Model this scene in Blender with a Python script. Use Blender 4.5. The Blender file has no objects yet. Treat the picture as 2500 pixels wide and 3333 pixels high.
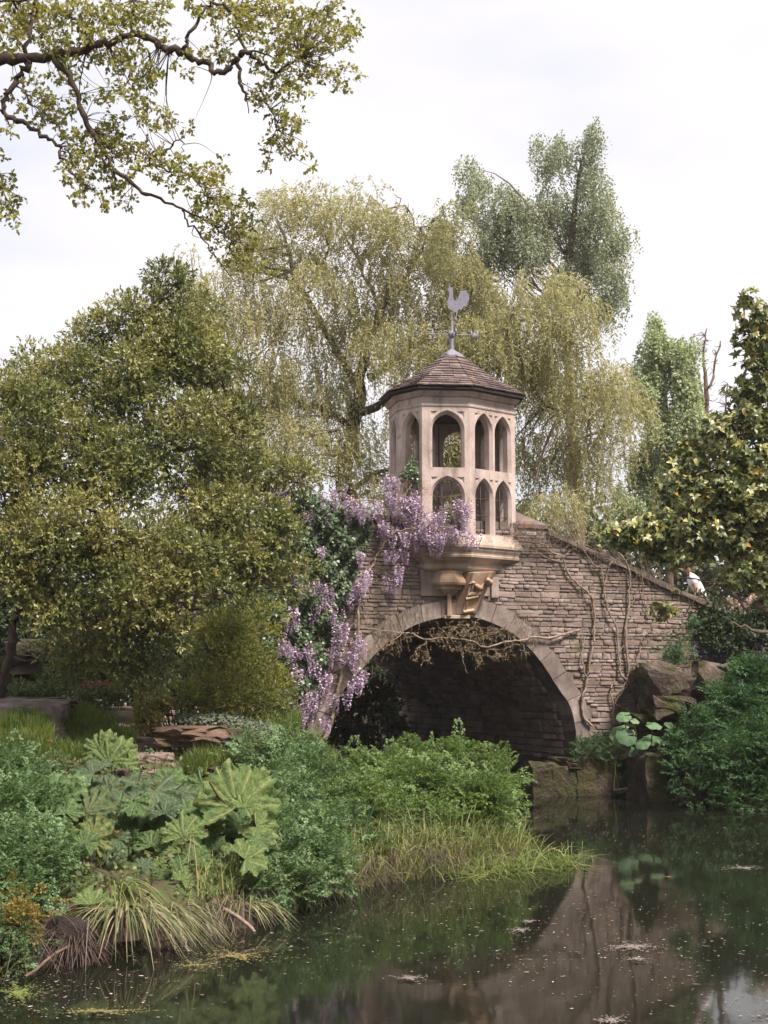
import bpy, bmesh, math, random
import numpy as np
from mathutils import Vector, Matrix
from mathutils.geometry import tessellate_polygon

sc = bpy.context.scene
COL = sc.collection
R = np.random.default_rng(11)
random.seed(11)
rad = math.radians

# ------------------------------------------------------------------ camera, sky, sun, exposure
FPX, CZ = 4700.0, 2.05                       # focal length in photo pixels (2500 x 3333), eye height above the water
PITCH = math.atan(543.5 / FPX)
cam_d = bpy.data.cameras.new('camera')
cam = bpy.data.objects.new('camera', cam_d)
COL.objects.link(cam)
cam.location = (0, 0, CZ)
cam.rotation_euler = (rad(90) + PITCH, 0, 0)
cam_d.sensor_fit = 'HORIZONTAL'
cam_d.sensor_width = 36
cam_d.lens = 36 * FPX / 2500
cam_d.clip_start, cam_d.clip_end = 0.1, 2000
cam_d.dof.use_dof = True
cam_d.dof.focus_distance = 25.0
cam_d.dof.aperture_fstop = 13.0
sc.camera = cam

SUN_EL, SUN_AZ = rad(56), rad(138)           # azimuth clockwise from +Y: behind the camera, to its right
world = bpy.data.worlds.new('World')
sc.world = world
world.use_nodes = True
wt = world.node_tree
wt.nodes.clear()
wo = wt.nodes.new('ShaderNodeOutputWorld')
bg = wt.nodes.new('ShaderNodeBackground')
bg.inputs['Strength'].default_value = 0.11
sky = wt.nodes.new('ShaderNodeTexSky')
sky.sky_type = 'NISHITA'
sky.sun_disc = False
sky.sun_elevation = SUN_EL
sky.sun_rotation = SUN_AZ
sky.air_density, sky.dust_density = 1.0, 2.0
tc = wt.nodes.new('ShaderNodeTexCoord')
mp = wt.nodes.new('ShaderNodeMapping')
mp.inputs['Scale'].default_value = (1.0, 1.0, 2.6)
nz = wt.nodes.new('ShaderNodeTexNoise')
nz.inputs['Scale'].default_value = 2.3
nz.inputs['Detail'].default_value = 5
nz.inputs['Roughness'].default_value = 0.5
rp = wt.nodes.new('ShaderNodeValToRGB')
rp.color_ramp.elements[0].position, rp.color_ramp.elements[0].color = 0.30, (0.86, 0.86, 0.86, 1)
rp.color_ramp.elements[1].position, rp.color_ramp.elements[1].color = 0.52, (0.985, 0.985, 0.985, 1)
cl = wt.nodes.new('ShaderNodeValToRGB')      # cloud brightness
cl.color_ramp.elements[0].position, cl.color_ramp.elements[0].color = 0.36, (0.75, 0.77, 0.87, 1)
cl.color_ramp.elements[1].position, cl.color_ramp.elements[1].color = 0.62, (1.0, 0.955, 0.965, 1)
sm = wt.nodes.new('ShaderNodeVectorMath'); sm.operation = 'SCALE'
sm.inputs['Scale'].default_value = 4.25
mx = wt.nodes.new('ShaderNodeMix'); mx.data_type = 'RGBA'
wl = wt.links.new
wl(tc.outputs['Generated'], mp.inputs[0]); wl(mp.outputs[0], nz.inputs['Vector'])
wl(nz.outputs['Fac'], rp.inputs[0]); wl(nz.outputs['Fac'], cl.inputs[0])
wl(cl.outputs[0], sm.inputs[0])
wl(rp.outputs[0], mx.inputs['Factor']); wl(sky.outputs[0], mx.inputs[6]); wl(sm.outputs[0], mx.inputs[7])
wl(mx.outputs[2], bg.inputs[0]); wl(bg.outputs[0], wo.inputs[0])

sun_d = bpy.data.lights.new('sun', 'SUN')
sun = bpy.data.objects.new('sun', sun_d)
COL.objects.link(sun)
sun_d.energy = 4.3
sun_d.angle = rad(14)
sun_d.color = (1.0, 0.91, 0.83)
sd_ = Vector((math.sin(SUN_AZ) * math.cos(SUN_EL), math.cos(SUN_AZ) * math.cos(SUN_EL), math.sin(SUN_EL)))
sun.rotation_euler = (-sd_).to_track_quat('-Z', 'Y').to_euler()
sun.location = sd_ * 60

vs = sc.view_settings
sc.display_settings.display_device = 'sRGB'
vs.view_transform = 'Standard'
vs.look = 'None'
vs.exposure = 1.25
vs.gamma = 1.0
vs.use_curve_mapping = False
sc.cycles.max_bounces = 8
sc.cycles.diffuse_bounces = 3
sc.cycles.transmission_bounces = 4
sc.cycles.glossy_bounces = 3

# ------------------------------------------------------------------ helpers
_c, _s = math.cos(PITCH), math.sin(PITCH)
def ray(px, py):
    dx, dy = (px - 1250) / FPX, (1666.5 - py) / FPX
    return Vector((dx, _c - dy * _s, _s + dy * _c))
def at(px, py, Y):
    """the world point seen at photo pixel (px, py), Y metres ahead of the camera"""
    d = ray(px, py)
    t = Y / d.y
    return Vector((d.x * t, Y, CZ + d.z * t))
def onwater(px, py, z=0.0):
    d = ray(px, py)
    t = (z - CZ) / d.z
    return Vector((d.x * t, d.y * t, z))
ALPHA = rad(20.8)                            # the bridge front turns away to the right
P0 = at(1335, 1800, 25.14); P0.z = 0
WD = Vector((math.cos(ALPHA), math.sin(ALPHA), 0))
WN = Vector((math.sin(ALPHA), -math.cos(ALPHA), 0))     # out of the wall, towards the pond
def onwall(px, py, off=0.0):
    d = ray(px, py)
    o = Vector((0, 0, CZ))
    t = ((P0 + WN * off) - o).dot(WN) / d.dot(WN)
    return o + d * t
def wuz(px, py):
    p = onwall(px, py) - P0
    return (p.dot(WD), p.z)
def wpt(u, z, off=0.0):
    p = P0 + WD * u + WN * off
    return Vector((p.x, p.y, z))

def link(o, parent=None):
    COL.objects.link(o)
    if parent is not None:
        o.parent = parent
    return o
def tag(o, label=None, cat=None, group=None, kind=None):
    if label: o['label'] = label
    if cat: o['category'] = cat
    if group: o['group'] = group
    if kind: o['kind'] = kind
    return o
def thing(name, loc, label, cat, group=None):
    o = bpy.data.objects.new(name, None)
    o.empty_display_size = 0.2
    o.location = loc
    COL.objects.link(o)
    return tag(o, label, cat, group)
def addmesh(name, me, mat, parent=None, kind=None):
    """mesh data in WORLD coordinates; the object sits at its parent's origin undone"""
    o = bpy.data.objects.new(name, me)
    if mat is not None and not me.materials:
        me.materials.append(mat)
    link(o, parent)
    if parent is not None:
        w = Vector((0, 0, 0))
        p = parent
        while p is not None:
            w += Vector(p.location); p = p.parent
        o.location = -w
    if kind: o['kind'] = kind
    return o
def npmesh(name, V, F, smooth=False, attr=None):
    V = np.asarray(V, np.float32).reshape(-1, 3); F = np.asarray(F, np.int32)
    k = F.shape[1]
    me = bpy.data.meshes.new(name)
    me.vertices.add(len(V)); me.vertices.foreach_set('co', V.ravel())
    me.loops.add(F.size); me.loops.foreach_set('vertex_index', F.ravel())
    me.polygons.add(len(F))
    me.polygons.foreach_set('loop_start', np.arange(0, F.size, k, dtype=np.int32))
    if smooth:
        me.polygons.foreach_set('use_smooth', np.ones(len(F), bool))
    if attr is not None:
        a = me.attributes.new('tone', 'FLOAT', 'POINT')
        a.data.foreach_set('value', np.asarray(attr, np.float32))
    me.update(calc_edges=True)
    return me
def pymesh(name, V, F, smooth=False):
    me = bpy.data.meshes.new(name)
    me.from_pydata([tuple(v) for v in V], [], [tuple(f) for f in F])
    if smooth:
        me.polygons.foreach_set('use_smooth', np.ones(len(F), bool))
    me.update()
    return me
class Acc:
    """collects quads of many small pieces into one mesh"""
    def __init__(s): s.V, s.F, s.n = [], [], 0
    def add(s, V, F):
        V = np.asarray(V, np.float32).reshape(-1, 3); F = np.asarray(F, np.int32)
        s.V.append(V); s.F.append(F + s.n); s.n += len(V)
    def obj(s, name, mat, parent=None, smooth=False, kind=None):
        if not s.V: return None
        return addmesh(name, npmesh(name, np.concatenate(s.V), np.concatenate(s.F), smooth), mat, parent, kind)
def unit(a):
    a = np.asarray(a, float)
    return a / np.maximum(np.linalg.norm(a, axis=-1, keepdims=True), 1e-9)
def runit(n):
    return unit(R.normal(size=(n, 3)))
def catmull(P, m=5):
    P = np.asarray(P, float)
    if len(P) < 3: 
        t = np.linspace(0, 1, m + 1)[:, None]
        return P[0] * (1 - t) + P[-1] * t
    Q = np.vstack([2 * P[0] - P[1], P, 2 * P[-1] - P[-2]])
    out = []
    for i in range(1, len(Q) - 2):
        p0, p1, p2, p3 = Q[i - 1:i + 3]
        for t in np.linspace(0, 1, m, endpoint=False):
            out.append(.5 * (2 * p1 + (p2 - p0) * t + (2 * p0 - 5 * p1 + 4 * p2 - p3) * t * t + (3 * p1 - p0 - 3 * p2 + p3) * t ** 3))
    out.append(P[-1])
    return np.array(out)
def tube(P, r, sides=6, knob=0.0):
    """quads of a tapered tube along P (k x 3) with radii r"""
    P = np.asarray(P, float); n = len(P)
    r = np.broadcast_to(np.asarray(r, float), (n,)).copy()
    if knob: r *= 1 + R.normal(size=n) * knob
    T = unit(np.gradient(P, axis=0))
    up = np.array([0.31, 0.17, 0.93])
    A = unit(np.cross(T, up)); B = np.cross(T, A)
    a = np.linspace(0, 2 * np.pi, sides, endpoint=False)
    V = P[:, None] + r[:, None, None] * (np.cos(a)[None, :, None] * A[:, None] + np.sin(a)[None, :, None] * B[:, None])
    i = np.arange(n - 1)[:, None] * sides; j = np.arange(sides)[None]; j2 = (j + 1) % sides
    F = np.stack([i + j, i + j2, i + sides + j2, i + sides + j], -1).reshape(-1, 4)
    V = V.reshape(-1, 3)
    if sides == 4:
        F = np.vstack([F, [[3, 2, 1, 0]], [[len(V) - 4, len(V) - 3, len(V) - 2, len(V) - 1]]])
    return V, F
def smooth_tube(acc, pts, r0, r1, m=4, sides=6, jit=0.0, knob=0.08):
    Q = catmull(pts, m)
    if jit: Q[1:-1] += R.normal(size=Q[1:-1].shape) * jit
    r = np.linspace(r0, r1, len(Q)) if np.isscalar(r0) else np.interp(np.linspace(0, 1, len(Q)), np.linspace(0, 1, len(r0)), r0)
    acc.add(*tube(Q, r, sides, knob))
    return Q
def leaves(P, D, N, L, W, fold=0.12, wide=0.45, curl=0.0):
    """rhombic leaves folded along the midrib: one quad each"""
    P = np.asarray(P, float); n = len(P)
    D = unit(D); S = unit(np.cross(D, N)); N = np.cross(S, D)
    L = np.broadcast_to(np.asarray(L, float), (n,))[:, None]; W = np.broadcast_to(np.asarray(W, float), (n,))[:, None]
    V = np.stack([P, P + D * L * wide + S * W / 2 + N * W * fold, P + D * L - N * L * curl, P + D * L * wide - S * W / 2 + N * W * fold], 1)
    return V.reshape(-1, 3), np.arange(4 * n).reshape(n, 4)
def lumps(rows, depth=1.0, Y=None):
    """photo ellipses (cx, cy, rx, ry, Y) -> centres and radii in metres"""
    C_, A_ = [], []
    for q in rows:
        y = q[4] if len(q) > 4 else Y
        k = y / FPX
        C_.append(at(q[0], q[1], y)); A_.append((q[2] * k, q[2] * k * depth, q[3] * k))
    return np.array(C_), np.array(A_)
def shell(C_, A_, n, inner=0.75, up=0.0):
    """n points on (and a little inside) the ellipsoids, with outward directions"""
    area = (A_[:, 0] * A_[:, 2]) ** 1.0
    i = R.choice(len(C_), n, p=area / area.sum())
    d = runit(n); d[:, 2] += up; d = unit(d)
    f = inner + (1 - inner) * R.random(n) ** .6
    return C_[i] + d * A_[i] * f[:, None], unit(d / A_[i]), i
def clumpy(rows, n_sub, r_sub, depth=1.0, Y=None, inner=0.35):
    C_, A_ = lumps(rows, depth, Y)
    p, d, _ = shell(C_, A_, n_sub, inner)
    r = R.uniform(*r_sub, size=n_sub)[:, None]
    return p, np.hstack([r, r, r * R.uniform(.6, .9, size=(n_sub, 1))]), d
def sprigs(S, U, k, ln, L, W, spread=0.9, droop=0.0, fold=.12, wide=.5, lj=.25):
    """k leaves round each shoot (start S, direction U, length ln)"""
    n = len(S)
    i = np.repeat(np.arange(n), k)
    t = np.tile(np.linspace(.15, 1, k), n)
    D = unit(U[i] * (0.35 + .6 * t[:, None]) + runit(n * k) * spread)
    D[:, 2] -= droop
    N = unit(U[i] + runit(n * k) * .5 + np.array([0, 0, .4]))
    P = S[i] + U[i] * (ln * t)[:, None]
    s = R.uniform(1 - lj, 1 + lj, n * k)
    return leaves(P, D, N, L * s, W * s, fold, wide)
def inpoly(x, y, poly):
    x = np.asarray(x, float); y = np.asarray(y, float); c = np.zeros(x.shape, bool)
    for (x1, y1), (x2, y2) in zip(poly, poly[1:] + poly[:1]):
        with np.errstate(divide='ignore', invalid='ignore'):
            c ^= ((y1 > y) != (y2 > y)) & (x < (x2 - x1) * (y - y1) / (y2 - y1) + x1)
    return c

# ------------------------------------------------------------------ materials
def newmat(name):
    m = bpy.data.materials.new(name); m.use_nodes = True
    t = m.node_tree; t.nodes.clear()
    o = t.nodes.new('ShaderNodeOutputMaterial'); b = t.nodes.new('ShaderNodeBsdfPrincipled')
    t.links.new(b.outputs[0], o.inputs[0])
    return m, t, b, o
def nd(t, kind, **kw):
    n = t.nodes.new('ShaderNode' + kind)
    for k, v in kw.items(): setattr(n, k, v)
    return n
def ramp(t, fac, stops):
    n = nd(t, 'ValToRGB'); e = n.color_ramp.elements
    while len(e) < len(stops): e.new(1)
    for q, (p, c) in zip(e, stops):
        q.position = p; q.color = (*c, 1) if len(c) == 3 else c
    t.links.new(fac, n.inputs[0])
    return n.outputs[0]
def noise(t, scale, detail=5, rough=.55, vec=None, stretch=None, dist=0.0):
    n = nd(t, 'TexNoise'); n.inputs['Scale'].default_value = scale; n.inputs['Detail'].default_value = detail
    n.inputs['Roughness'].default_value = rough; n.inputs['Distortion'].default_value = dist
    if vec is None: vec = nd(t, 'NewGeometry').outputs['Position']
    if stretch:
        m = nd(t, 'Mapping'); m.inputs['Scale'].default_value = stretch
        t.links.new(vec, m.inputs[0]); vec = m.outputs[0]
    t.links.new(vec, n.inputs['Vector'])
    return n.outputs['Fac']
def mixc(t, f, a, b, mode='MIX'):
    n = nd(t, 'Mix', data_type='RGBA', blend_type=mode)
    for s, v in ((0, f), (6, a), (7, b)):
        if hasattr(v, 'is_output'): t.links.new(v, n.inputs[s])
        elif s == 0: n.inputs[0].default_value = v
        else: n.inputs[s].default_value = (*v, 1)
    return n.outputs[2]
def maprange(t, v, a, b, c, d):
    n = nd(t, 'MapRange'); t.links.new(v, n.inputs[0])
    for i, q in enumerate((a, b, c, d)): n.inputs[i + 1].default_value = q
    return n.outputs[0]
def mathn(t, op, a, b=None):
    n = nd(t, 'Math', operation=op)
    for i, v in enumerate((a, b)):
        if v is None: continue
        if hasattr(v, 'is_output'): t.links.new(v, n.inputs[i])
        else: n.inputs[i].default_value = v
    return n.outputs[0]
def rnd(t):
    a = nd(t, 'ObjectInfo').outputs['Random']; b = nd(t, 'NewGeometry').outputs['Random Per Island']
    return mathn(t, 'FRACT', mathn(t, 'ADD', a, b))
def stone(name, cols, s=2.5, var=.35, bump=.35, lichen=None, moss=None, rough=.9, tint=None, grain=60, streak=0.0):
    """weathered stone: cols dark -> light, lichen/moss = (colour, scale, threshold, amount)"""
    m, t, b, o = newmat(name)
    n1 = noise(t, s, 6, .6)
    k = len(cols)
    c = ramp(t, n1, [(.28 + .44 * i / (k - 1), q) for i, q in enumerate(cols)])
    n2 = noise(t, grain, 3, .7)
    c = mixc(t, 1.0, c, ramp(t, n2, [(.25, (.72,) * 3), (.7, (1.18,) * 3)]), 'MULTIPLY')
    if var:
        r = rnd(t)
        c = mixc(t, 1.0, c, ramp(t, r, [(0, (1 - var,) * 3), (1, (1 + var * .8,) * 3)]), 'MULTIPLY')
        if tint:
            r2 = mathn(t, 'FRACT', mathn(t, 'MULTIPLY', r, 7.31))
            c = mixc(t, maprange(t, r2, .55, 1, 0, .8), c, tint)
    if streak:
        n4 = noise(t, 3.0, 4, .6, stretch=(2.2, 2.2, .35))
        c = mixc(t, maprange(t, n4, .5, .72, 0, streak), c, (.055, .045, .04))
    for q in (lichen, moss):
        if q:
            for (lc, ls, lt, la) in (q if isinstance(q[0], (list, tuple)) and len(q[0]) == 4 else [q]):
                n3 = noise(t, ls, 4, .62, dist=.4)
                c = mixc(t, maprange(t, n3, lt, lt + .045, 0, la), c, lc)
    t.links.new(c, b.inputs['Base Color'])
    b.inputs['Roughness'].default_value = rough
    b.inputs['Specular IOR Level'].default_value = .25
    bp = nd(t, 'Bump'); bp.inputs['Strength'].default_value = min(bump, 1); bp.inputs['Distance'].default_value = .03 if bump < .9 else .09
    h = mathn(t, 'ADD', noise(t, s * 5, 6, .65), mathn(t, 'MULTIPLY', n2, .4))
    t.links.new(h, bp.inputs['Height']); t.links.new(bp.outputs[0], b.inputs['Normal'])
    return m
def leafmat(name, stops, trans=.35, rough=.55, spec=.3, big=.8, bigamt=.35, tcol=1.15):
    """stops: ramp over a per-leaf random number; a slow noise shifts whole shoots towards the light end"""
    m, t, b, o = newmat(name)
    r = nd(t, 'NewGeometry').outputs['Random Per Island']
    n = noise(t, big, 3, .5)
    f = mathn(t, 'ADD', mathn(t, 'MULTIPLY', r, 1 - bigamt), mathn(t, 'MULTIPLY', maprange(t, n, .3, .7, 0, 1), bigamt))
    c = ramp(t, f, stops)
    t.links.new(c, b.inputs['Base Color'])
    b.inputs['Roughness'].default_value = rough; b.inputs['Specular IOR Level'].default_value = spec
    tr = nd(t, 'BsdfTranslucent')
    tcn = mixc(t, 1.0, c, (tcol * 1.05, tcol * 1.1, tcol * .7), 'MULTIPLY')
    t.links.new(tcn, tr.inputs[0])
    ms = nd(t, 'MixShader'); ms.inputs[0].default_value = trans
    t.links.new(b.outputs[0], ms.inputs[1]); t.links.new(tr.outputs[0], ms.inputs[2]); t.links.new(ms.outputs[0], o.inputs[0])
    return m
def bark(name, a, b_, s=9, bump=.6):
    m, t, b, o = newmat(name)
    n = noise(t, s, 6, .65, stretch=(1.6, 1.6, .6))
    t.links.new(ramp(t, n, [(.3, a), (.7, b_)]), b.inputs['Base Color'])
    b.inputs['Roughness'].default_value = .9; b.inputs['Specular IOR Level'].default_value = .2
    bp = nd(t, 'Bump'); bp.inputs['Strength'].default_value = bump; bp.inputs['Distance'].default_value = .02
    t.links.new(noise(t, s * 5, 5, .7, stretch=(1.6, 1.6, .5)), bp.inputs['Height']); t.links.new(bp.outputs[0], b.inputs['Normal'])
    return m
def plain(name, col, rough=.7, metal=0.0, spec=.3, var=.12, s=12):
    m, t, b, o = newmat(name)
    c = ramp(t, noise(t, s, 5, .6), [(.3, tuple(q * (1 - var) for q in col)), (.7, tuple(q * (1 + var) for q in col))])
    t.links.new(c, b.inputs['Base Color'])
    b.inputs['Roughness'].default_value = rough; b.inputs['Metallic'].default_value = metal; b.inputs['Specular IOR Level'].default_value = spec
    return m

ORANGE, WHITE_L, MOSS = (.42, .17, .03), (.50, .46, .42), (.07, .075, .02)
M_ASHLAR = stone('dressed_limestone', [(.24, .182, .16), (.385, .305, .27), (.47, .385, .345)], s=1.8, var=.1, bump=.2, grain=70, streak=.55,
                 lichen=((.16, .13, .11), 5.0, .60, .55))
M_CORBEL = stone('golden_limestone', [(.23, .145, .092), (.35, .235, .155), (.42, .315, .235)], s=1.5, var=0, bump=.15, grain=80, streak=.3,
                 lichen=((.40, .34, .30), 4.0, .60, .6))
M_RUBBLE = stone('rubble_wall_stone', [(.125, .093, .08), (.20, .153, .133), (.29, .23, .203)], s=2.2, var=.24, bump=.7, tint=(.17, .12, .085),
                 lichen=[((.40, .36, .33), 7.0, .665, .7), (MOSS, 1.6, .60, .45)])
M_MORTAR = stone('wall_mortar', [(.095, .073, .062), (.165, .13, .112)], s=4, var=0, bump=.5)
M_LINING = stone('vault_stone', [(.13, .097, .08), (.23, .172, .143), (.31, .245, .21)], s=2.4, var=.32, bump=.7, moss=((.06, .06, .022), 1.8, .60, .5))
M_VOUSS = stone('arch_stone', [(.125, .096, .083), (.215, .168, .147), (.33, .268, .24)], s=2.2, var=.22, bump=.35, streak=.45,
                lichen=((.14, .115, .075), 3.5, .60, .6))
M_SLATE = stone('stone_slate', [(.075, .052, .05), (.125, .09, .085), (.19, .145, .135)], s=3.5, var=.28, bump=.5,
                lichen=[((.43, .40, .37), 9.0, .66, .85), (ORANGE, 4.2, .66, .8)])
M_BOULDER = stone('sandstone_boulder', [(.04, .03, .024), (.09, .066, .052), (.20, .148, .125)], s=3.2, var=.2, bump=1.0, grain=34,
                  moss=[((.05, .055, .016), 2.2, .50, .85), ((.11, .06, .028), 3.6, .60, .6)])
M_PLINTH = stone('wet_plinth_stone', [(.03, .022, .017), (.075, .053, .041), (.16, .115, .09)], s=3.0, var=.2, bump=1.0, grain=34,
                 moss=((.05, .052, .016), 2.2, .48, .85))
M_LEAD = plain('grey_lead', (.17, .168, .205), rough=.6, metal=.2, var=.18, s=14)
M_IRON = plain('rusty_iron', (.07, .035, .03), rough=.8)
M_DARKWOOD = plain('dark_eaves_timber', (.02, .016, .014), rough=.9)
M_BARK = bark('dark_oak_bark', (.028, .019, .014), (.10, .072, .056))
M_BARK2 = bark('grey_brown_bark', (.07, .048, .035), (.16, .115, .085))
M_VINE = bark('wisteria_bark', (.13, .095, .072), (.30, .23, .18), s=14, bump=.5)
M_STALK_RED = bark('red_hairy_stalk', (.13, .04, .02), (.22, .09, .045), s=20)
M_STALK_GREEN = bark('green_spiny_stalk', (.09, .085, .025), (.17, .13, .05), s=20)
# ------------------------------------------------------------------ ground and water
SHORE = [(-14, 3), (14, 3), (14, 18.5), (9, 20.4), (7, 22.2), (5.6, 23.2), (4.9, 25.0), (4.5, 26.3), (3.7, 26.2), (.3, 34.9), (-2, 42), (-6, 42),
         (-4.35, 33), (-1.2, 24.8), (-.8, 23), (.1, 21), (1.1, 19.2), (1.65, 17.4), (1.55, 16.5), (.85, 15.75), (-.15, 14.8),
         (-1.12, 12.7), (-1.49, 11.75), (-2.1, 11.0), (-2.75, 10.45), (-4, 9.8), (-8, 8.6), (-14, 8.2)]
def shoredist(x, y):
    """metres from the water's edge, positive on land"""
    x = np.asarray(x, float); y = np.asarray(y, float); d = np.full(x.shape, 1e9)
    for (x1, y1), (x2, y2) in zip(SHORE, SHORE[1:] + SHORE[:1]):
        ex, ey = x2 - x1, y2 - y1
        t = np.clip(((x - x1) * ex + (y - y1) * ey) / (ex * ex + ey * ey), 0, 1)
        d = np.minimum(d, np.hypot(x - x1 - t * ex, y - y1 - t * ey))
    return np.where(inpoly(x, y, SHORE), -d, d)
def height(x, y):
    x = np.asarray(x, float); y = np.asarray(y, float)
    d = shoredist(x, y)
    slope = np.where((x > 2.5) & (y > 15), .55, np.where(y < 6, .12, .23))
    n = .07 * np.sin(1.7 * x + .6 * y) * np.sin(1.3 * y - .8 * x + 1) + .04 * np.sin(4.1 * x + 1) * np.sin(3.7 * y)
    land = .10 + .22 * np.clip(d / .35, 0, 1) + slope * np.maximum(d - .35, 0)
    land = np.minimum(land, 2.25 + .25 * np.tanh((land - 2.25)) * (land > 2.25)) + n * np.clip(d * 2, 0, 1)
    return np.where(d > 0, land, np.maximum(-.9, 1.6 * d) - .02)
gx = np.concatenate([[-500, -250, -120, -60, -30, -18], np.arange(-12, 12.01, .22), [18, 30, 60, 120, 250, 500]])
gy = np.concatenate([[-60, -20, -5, 0, 3], np.arange(5, 31, .22), np.arange(32, 60, 2), [70, 90, 130, 250, 700]])
X, Yg = np.meshgrid(gx, gy)
Z = height(X, Yg)
nx, ny = len(gx), len(gy)
ii = (np.arange(ny - 1)[:, None] * nx + np.arange(nx - 1)[None]).ravel()
M_SOIL = stone('bank_soil', [(.028, .02, .014), (.06, .042, .028), (.075, .07, .03)], s=1.4, var=0, bump=.8, grain=30, moss=((.04, .055, .015), 1.1, .5, .7))
ground = addmesh('ground', npmesh('ground', np.stack([X, Yg, Z], -1), np.stack([ii, ii + 1, ii + nx + 1, ii + nx], -1), True), M_SOIL)
tag(ground, 'earth bank rising from the pond under the plants', 'ground', kind='structure')

m, t, b, o = newmat('dark_pond_water')
b.inputs['Base Color'].default_value = (.008, .009, .006, 1)
b.inputs['Roughness'].default_value = .045; b.inputs['IOR'].default_value = 1.33; b.inputs['Specular IOR Level'].default_value = .31
bp = nd(t, 'Bump'); bp.inputs['Strength'].default_value = .05; bp.inputs['Distance'].default_value = .02
t.links.new(mathn(t, 'ADD', noise(t, 2.2, 3, .5, stretch=(1.6, .8, 1)), mathn(t, 'MULTIPLY', noise(t, 12, 2, .5), .12)), bp.inputs['Height'])
t.links.new(bp.outputs[0], b.inputs['Normal'])
water = addmesh('water', pymesh('water', [(-40, 1, 0), (40, 1, 0), (40, 60, 0), (-40, 60, 0)], [(0, 1, 2, 3)]), m)
tag(water, 'still dark pond water with floating specks', 'water', kind='structure')

# ------------------------------------------------------------------ the bridge
bridge = thing('stone_bridge', wpt(.8, 0), 'old stone arched bridge of thin rubble courses over the dark pond', 'bridge')
ARCH_PX = [(1016, 2500), (1028, 2433), (1064, 2351), (1090, 2289), (1130, 2228), (1187, 2166), (1228, 2120), (1289, 2070), (1351, 2034), (1420, 2014),
           (1490, 2006), (1560, 2014), (1640, 2048), (1702, 2092), (1758, 2155), (1816, 2245), (1852, 2296), (1872, 2380), (1880, 2470)]
arch = np.array([wuz(*p) for p in ARCH_PX])
arch[0, 1] = arch[-1, 1] = -.9
arch = np.vstack([arch[:1], catmull(arch[1:-1], 3), arch[-1:]])
TOP_PX = [(2600, 2075), (2420, 2010), (2280, 1952), (2140, 1893), (2000, 1824), (1870, 1767), (1770, 1722), (1690, 1700), (1340, 1690), (1200, 1680), (1000, 1720), (800, 1800), (560, 1900)]
top = np.array([wuz(*p) for p in TOP_PX])
top = np.vstack([[[11.0, top[0, 1] - .5]], top, [[-9.0, top[-1, 1] - .8]]])
outline = [(-9.0, -.9)] + [tuple(q) for q in arch] + [(11.0, -.9)] + [tuple(q) for q in top]
AX = Vector((-math.sin(ALPHA), math.cos(ALPHA), 0))
def extrude(poly, off0, off1):
    """solid from an outline in wall coordinates, between two offsets out of the wall"""
    n = len(poly)
    V = [wpt(u, z, off0) for u, z in poly] + [wpt(u, z, off1) for u, z in poly]
    tri = tessellate_polygon([[Vector((u, z, 0)) for u, z in poly]])
    F = []
    for a, b_, c in tri:
        F.append((a, b_, c)); F.append((c + n, b_ + n, a + n))
    for i in range(n):
        j = (i + 1) % n
        F.append((i, j, j + n, i + n))
    me = pymesh('wall', V, F)
    bm = bmesh.new(); bm.from_mesh(me); bmesh.ops.recalc_face_normals(bm, faces=bm.faces); bm.to_mesh(me); bm.free()
    return me
addmesh('wall', extrude(outline, 0, -.42), M_MORTAR, bridge)
low = [(u, z - .95) for u, z in top]
addmesh('deck', extrude([(-9.0, -.9)] + [tuple(q) for q in arch] + [(11.0, -.9)] + low, -.42, -8.0), M_MORTAR, bridge)
addmesh('rear_parapet', extrude([(u, z - .01) for u, z in top] + [(u, z - 1.0) for u, z in reversed(low)], -7.7, -8.05), M_RUBBLE, bridge)

# stones: a dozen shapes, each placed by position, turn and scale
def stone_mesh(name, seed, mat):
    r = np.random.default_rng(seed)
    base = np.array([(-.5, -.5), (.5, -.5), (.5, .5), (-.5, .5)])
    j = r.uniform(-.06, .06, (4, 2)) * np.array([.7, 1.9])
    f = base + j
    inn = f * np.array([.93, .80]) + r.uniform(-.03, .03, (4, 2))
    dep = r.uniform(.75, 1.25, 4)
    V = [(x, -1.0, z) for x, z in f] + [(x, .45, z) for x, z in f] + [(x, d, z) for (x, z), d in zip(inn, dep)]
    F = [(i, (i + 1) % 4, 4 + (i + 1) % 4, 4 + i) for i in range(4)] + [(4 + i, 4 + (i + 1) % 4, 8 + (i + 1) % 4, 8 + i) for i in range(4)] + [(8, 9, 10, 11)]
    F = [tuple(reversed(q)) for q in F]
    me = pymesh(name, V, F); me.materials.append(mat)
    return me
SV = [stone_mesh('wall_stone', k, M_RUBBLE) for k in range(14)]
LV = [stone_mesh('vault_stone', 50 + k, M_LINING) for k in range(10)]
BASIS = Matrix((WD, WN, Vector((0, 0, 1)))).transposed().to_4x4()
def place(meshes, name, parent, M4):
    o = bpy.data.objects.new(name, meshes[R.integers(len(meshes))])
    COL.objects.link(o); o.parent = parent
    o.matrix_local = Matrix.Translation(-Vector(parent.location)) @ M4
    return o
def stuffed(meshes, mats, name, mat, parent):
    acc = {4: Acc()}
    arr = []
    for me in meshes:
        v = np.empty(len(me.vertices) * 3, np.float32); me.vertices.foreach_get('co', v)
        arr.append((v.reshape(-1, 3), np.array([tuple(p.vertices) for p in me.polygons])))
    for M4 in mats:
        v, f = arr[R.integers(len(arr))]
        Mn = np.array(M4)
        acc[4].add(v @ Mn[:3, :3].T + Mn[:3, 3], f)
    return acc[4].obj(name, mat, parent, kind='stuff')
arch_u, arch_z = arch[:, 0], arch[:, 1]
ring = .315
ctr = np.array([arch_u.mean(), .75])
outer = arch + unit(arch - ctr) * ring
outer[0, 1] = outer[-1, 1] = -.9
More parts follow.
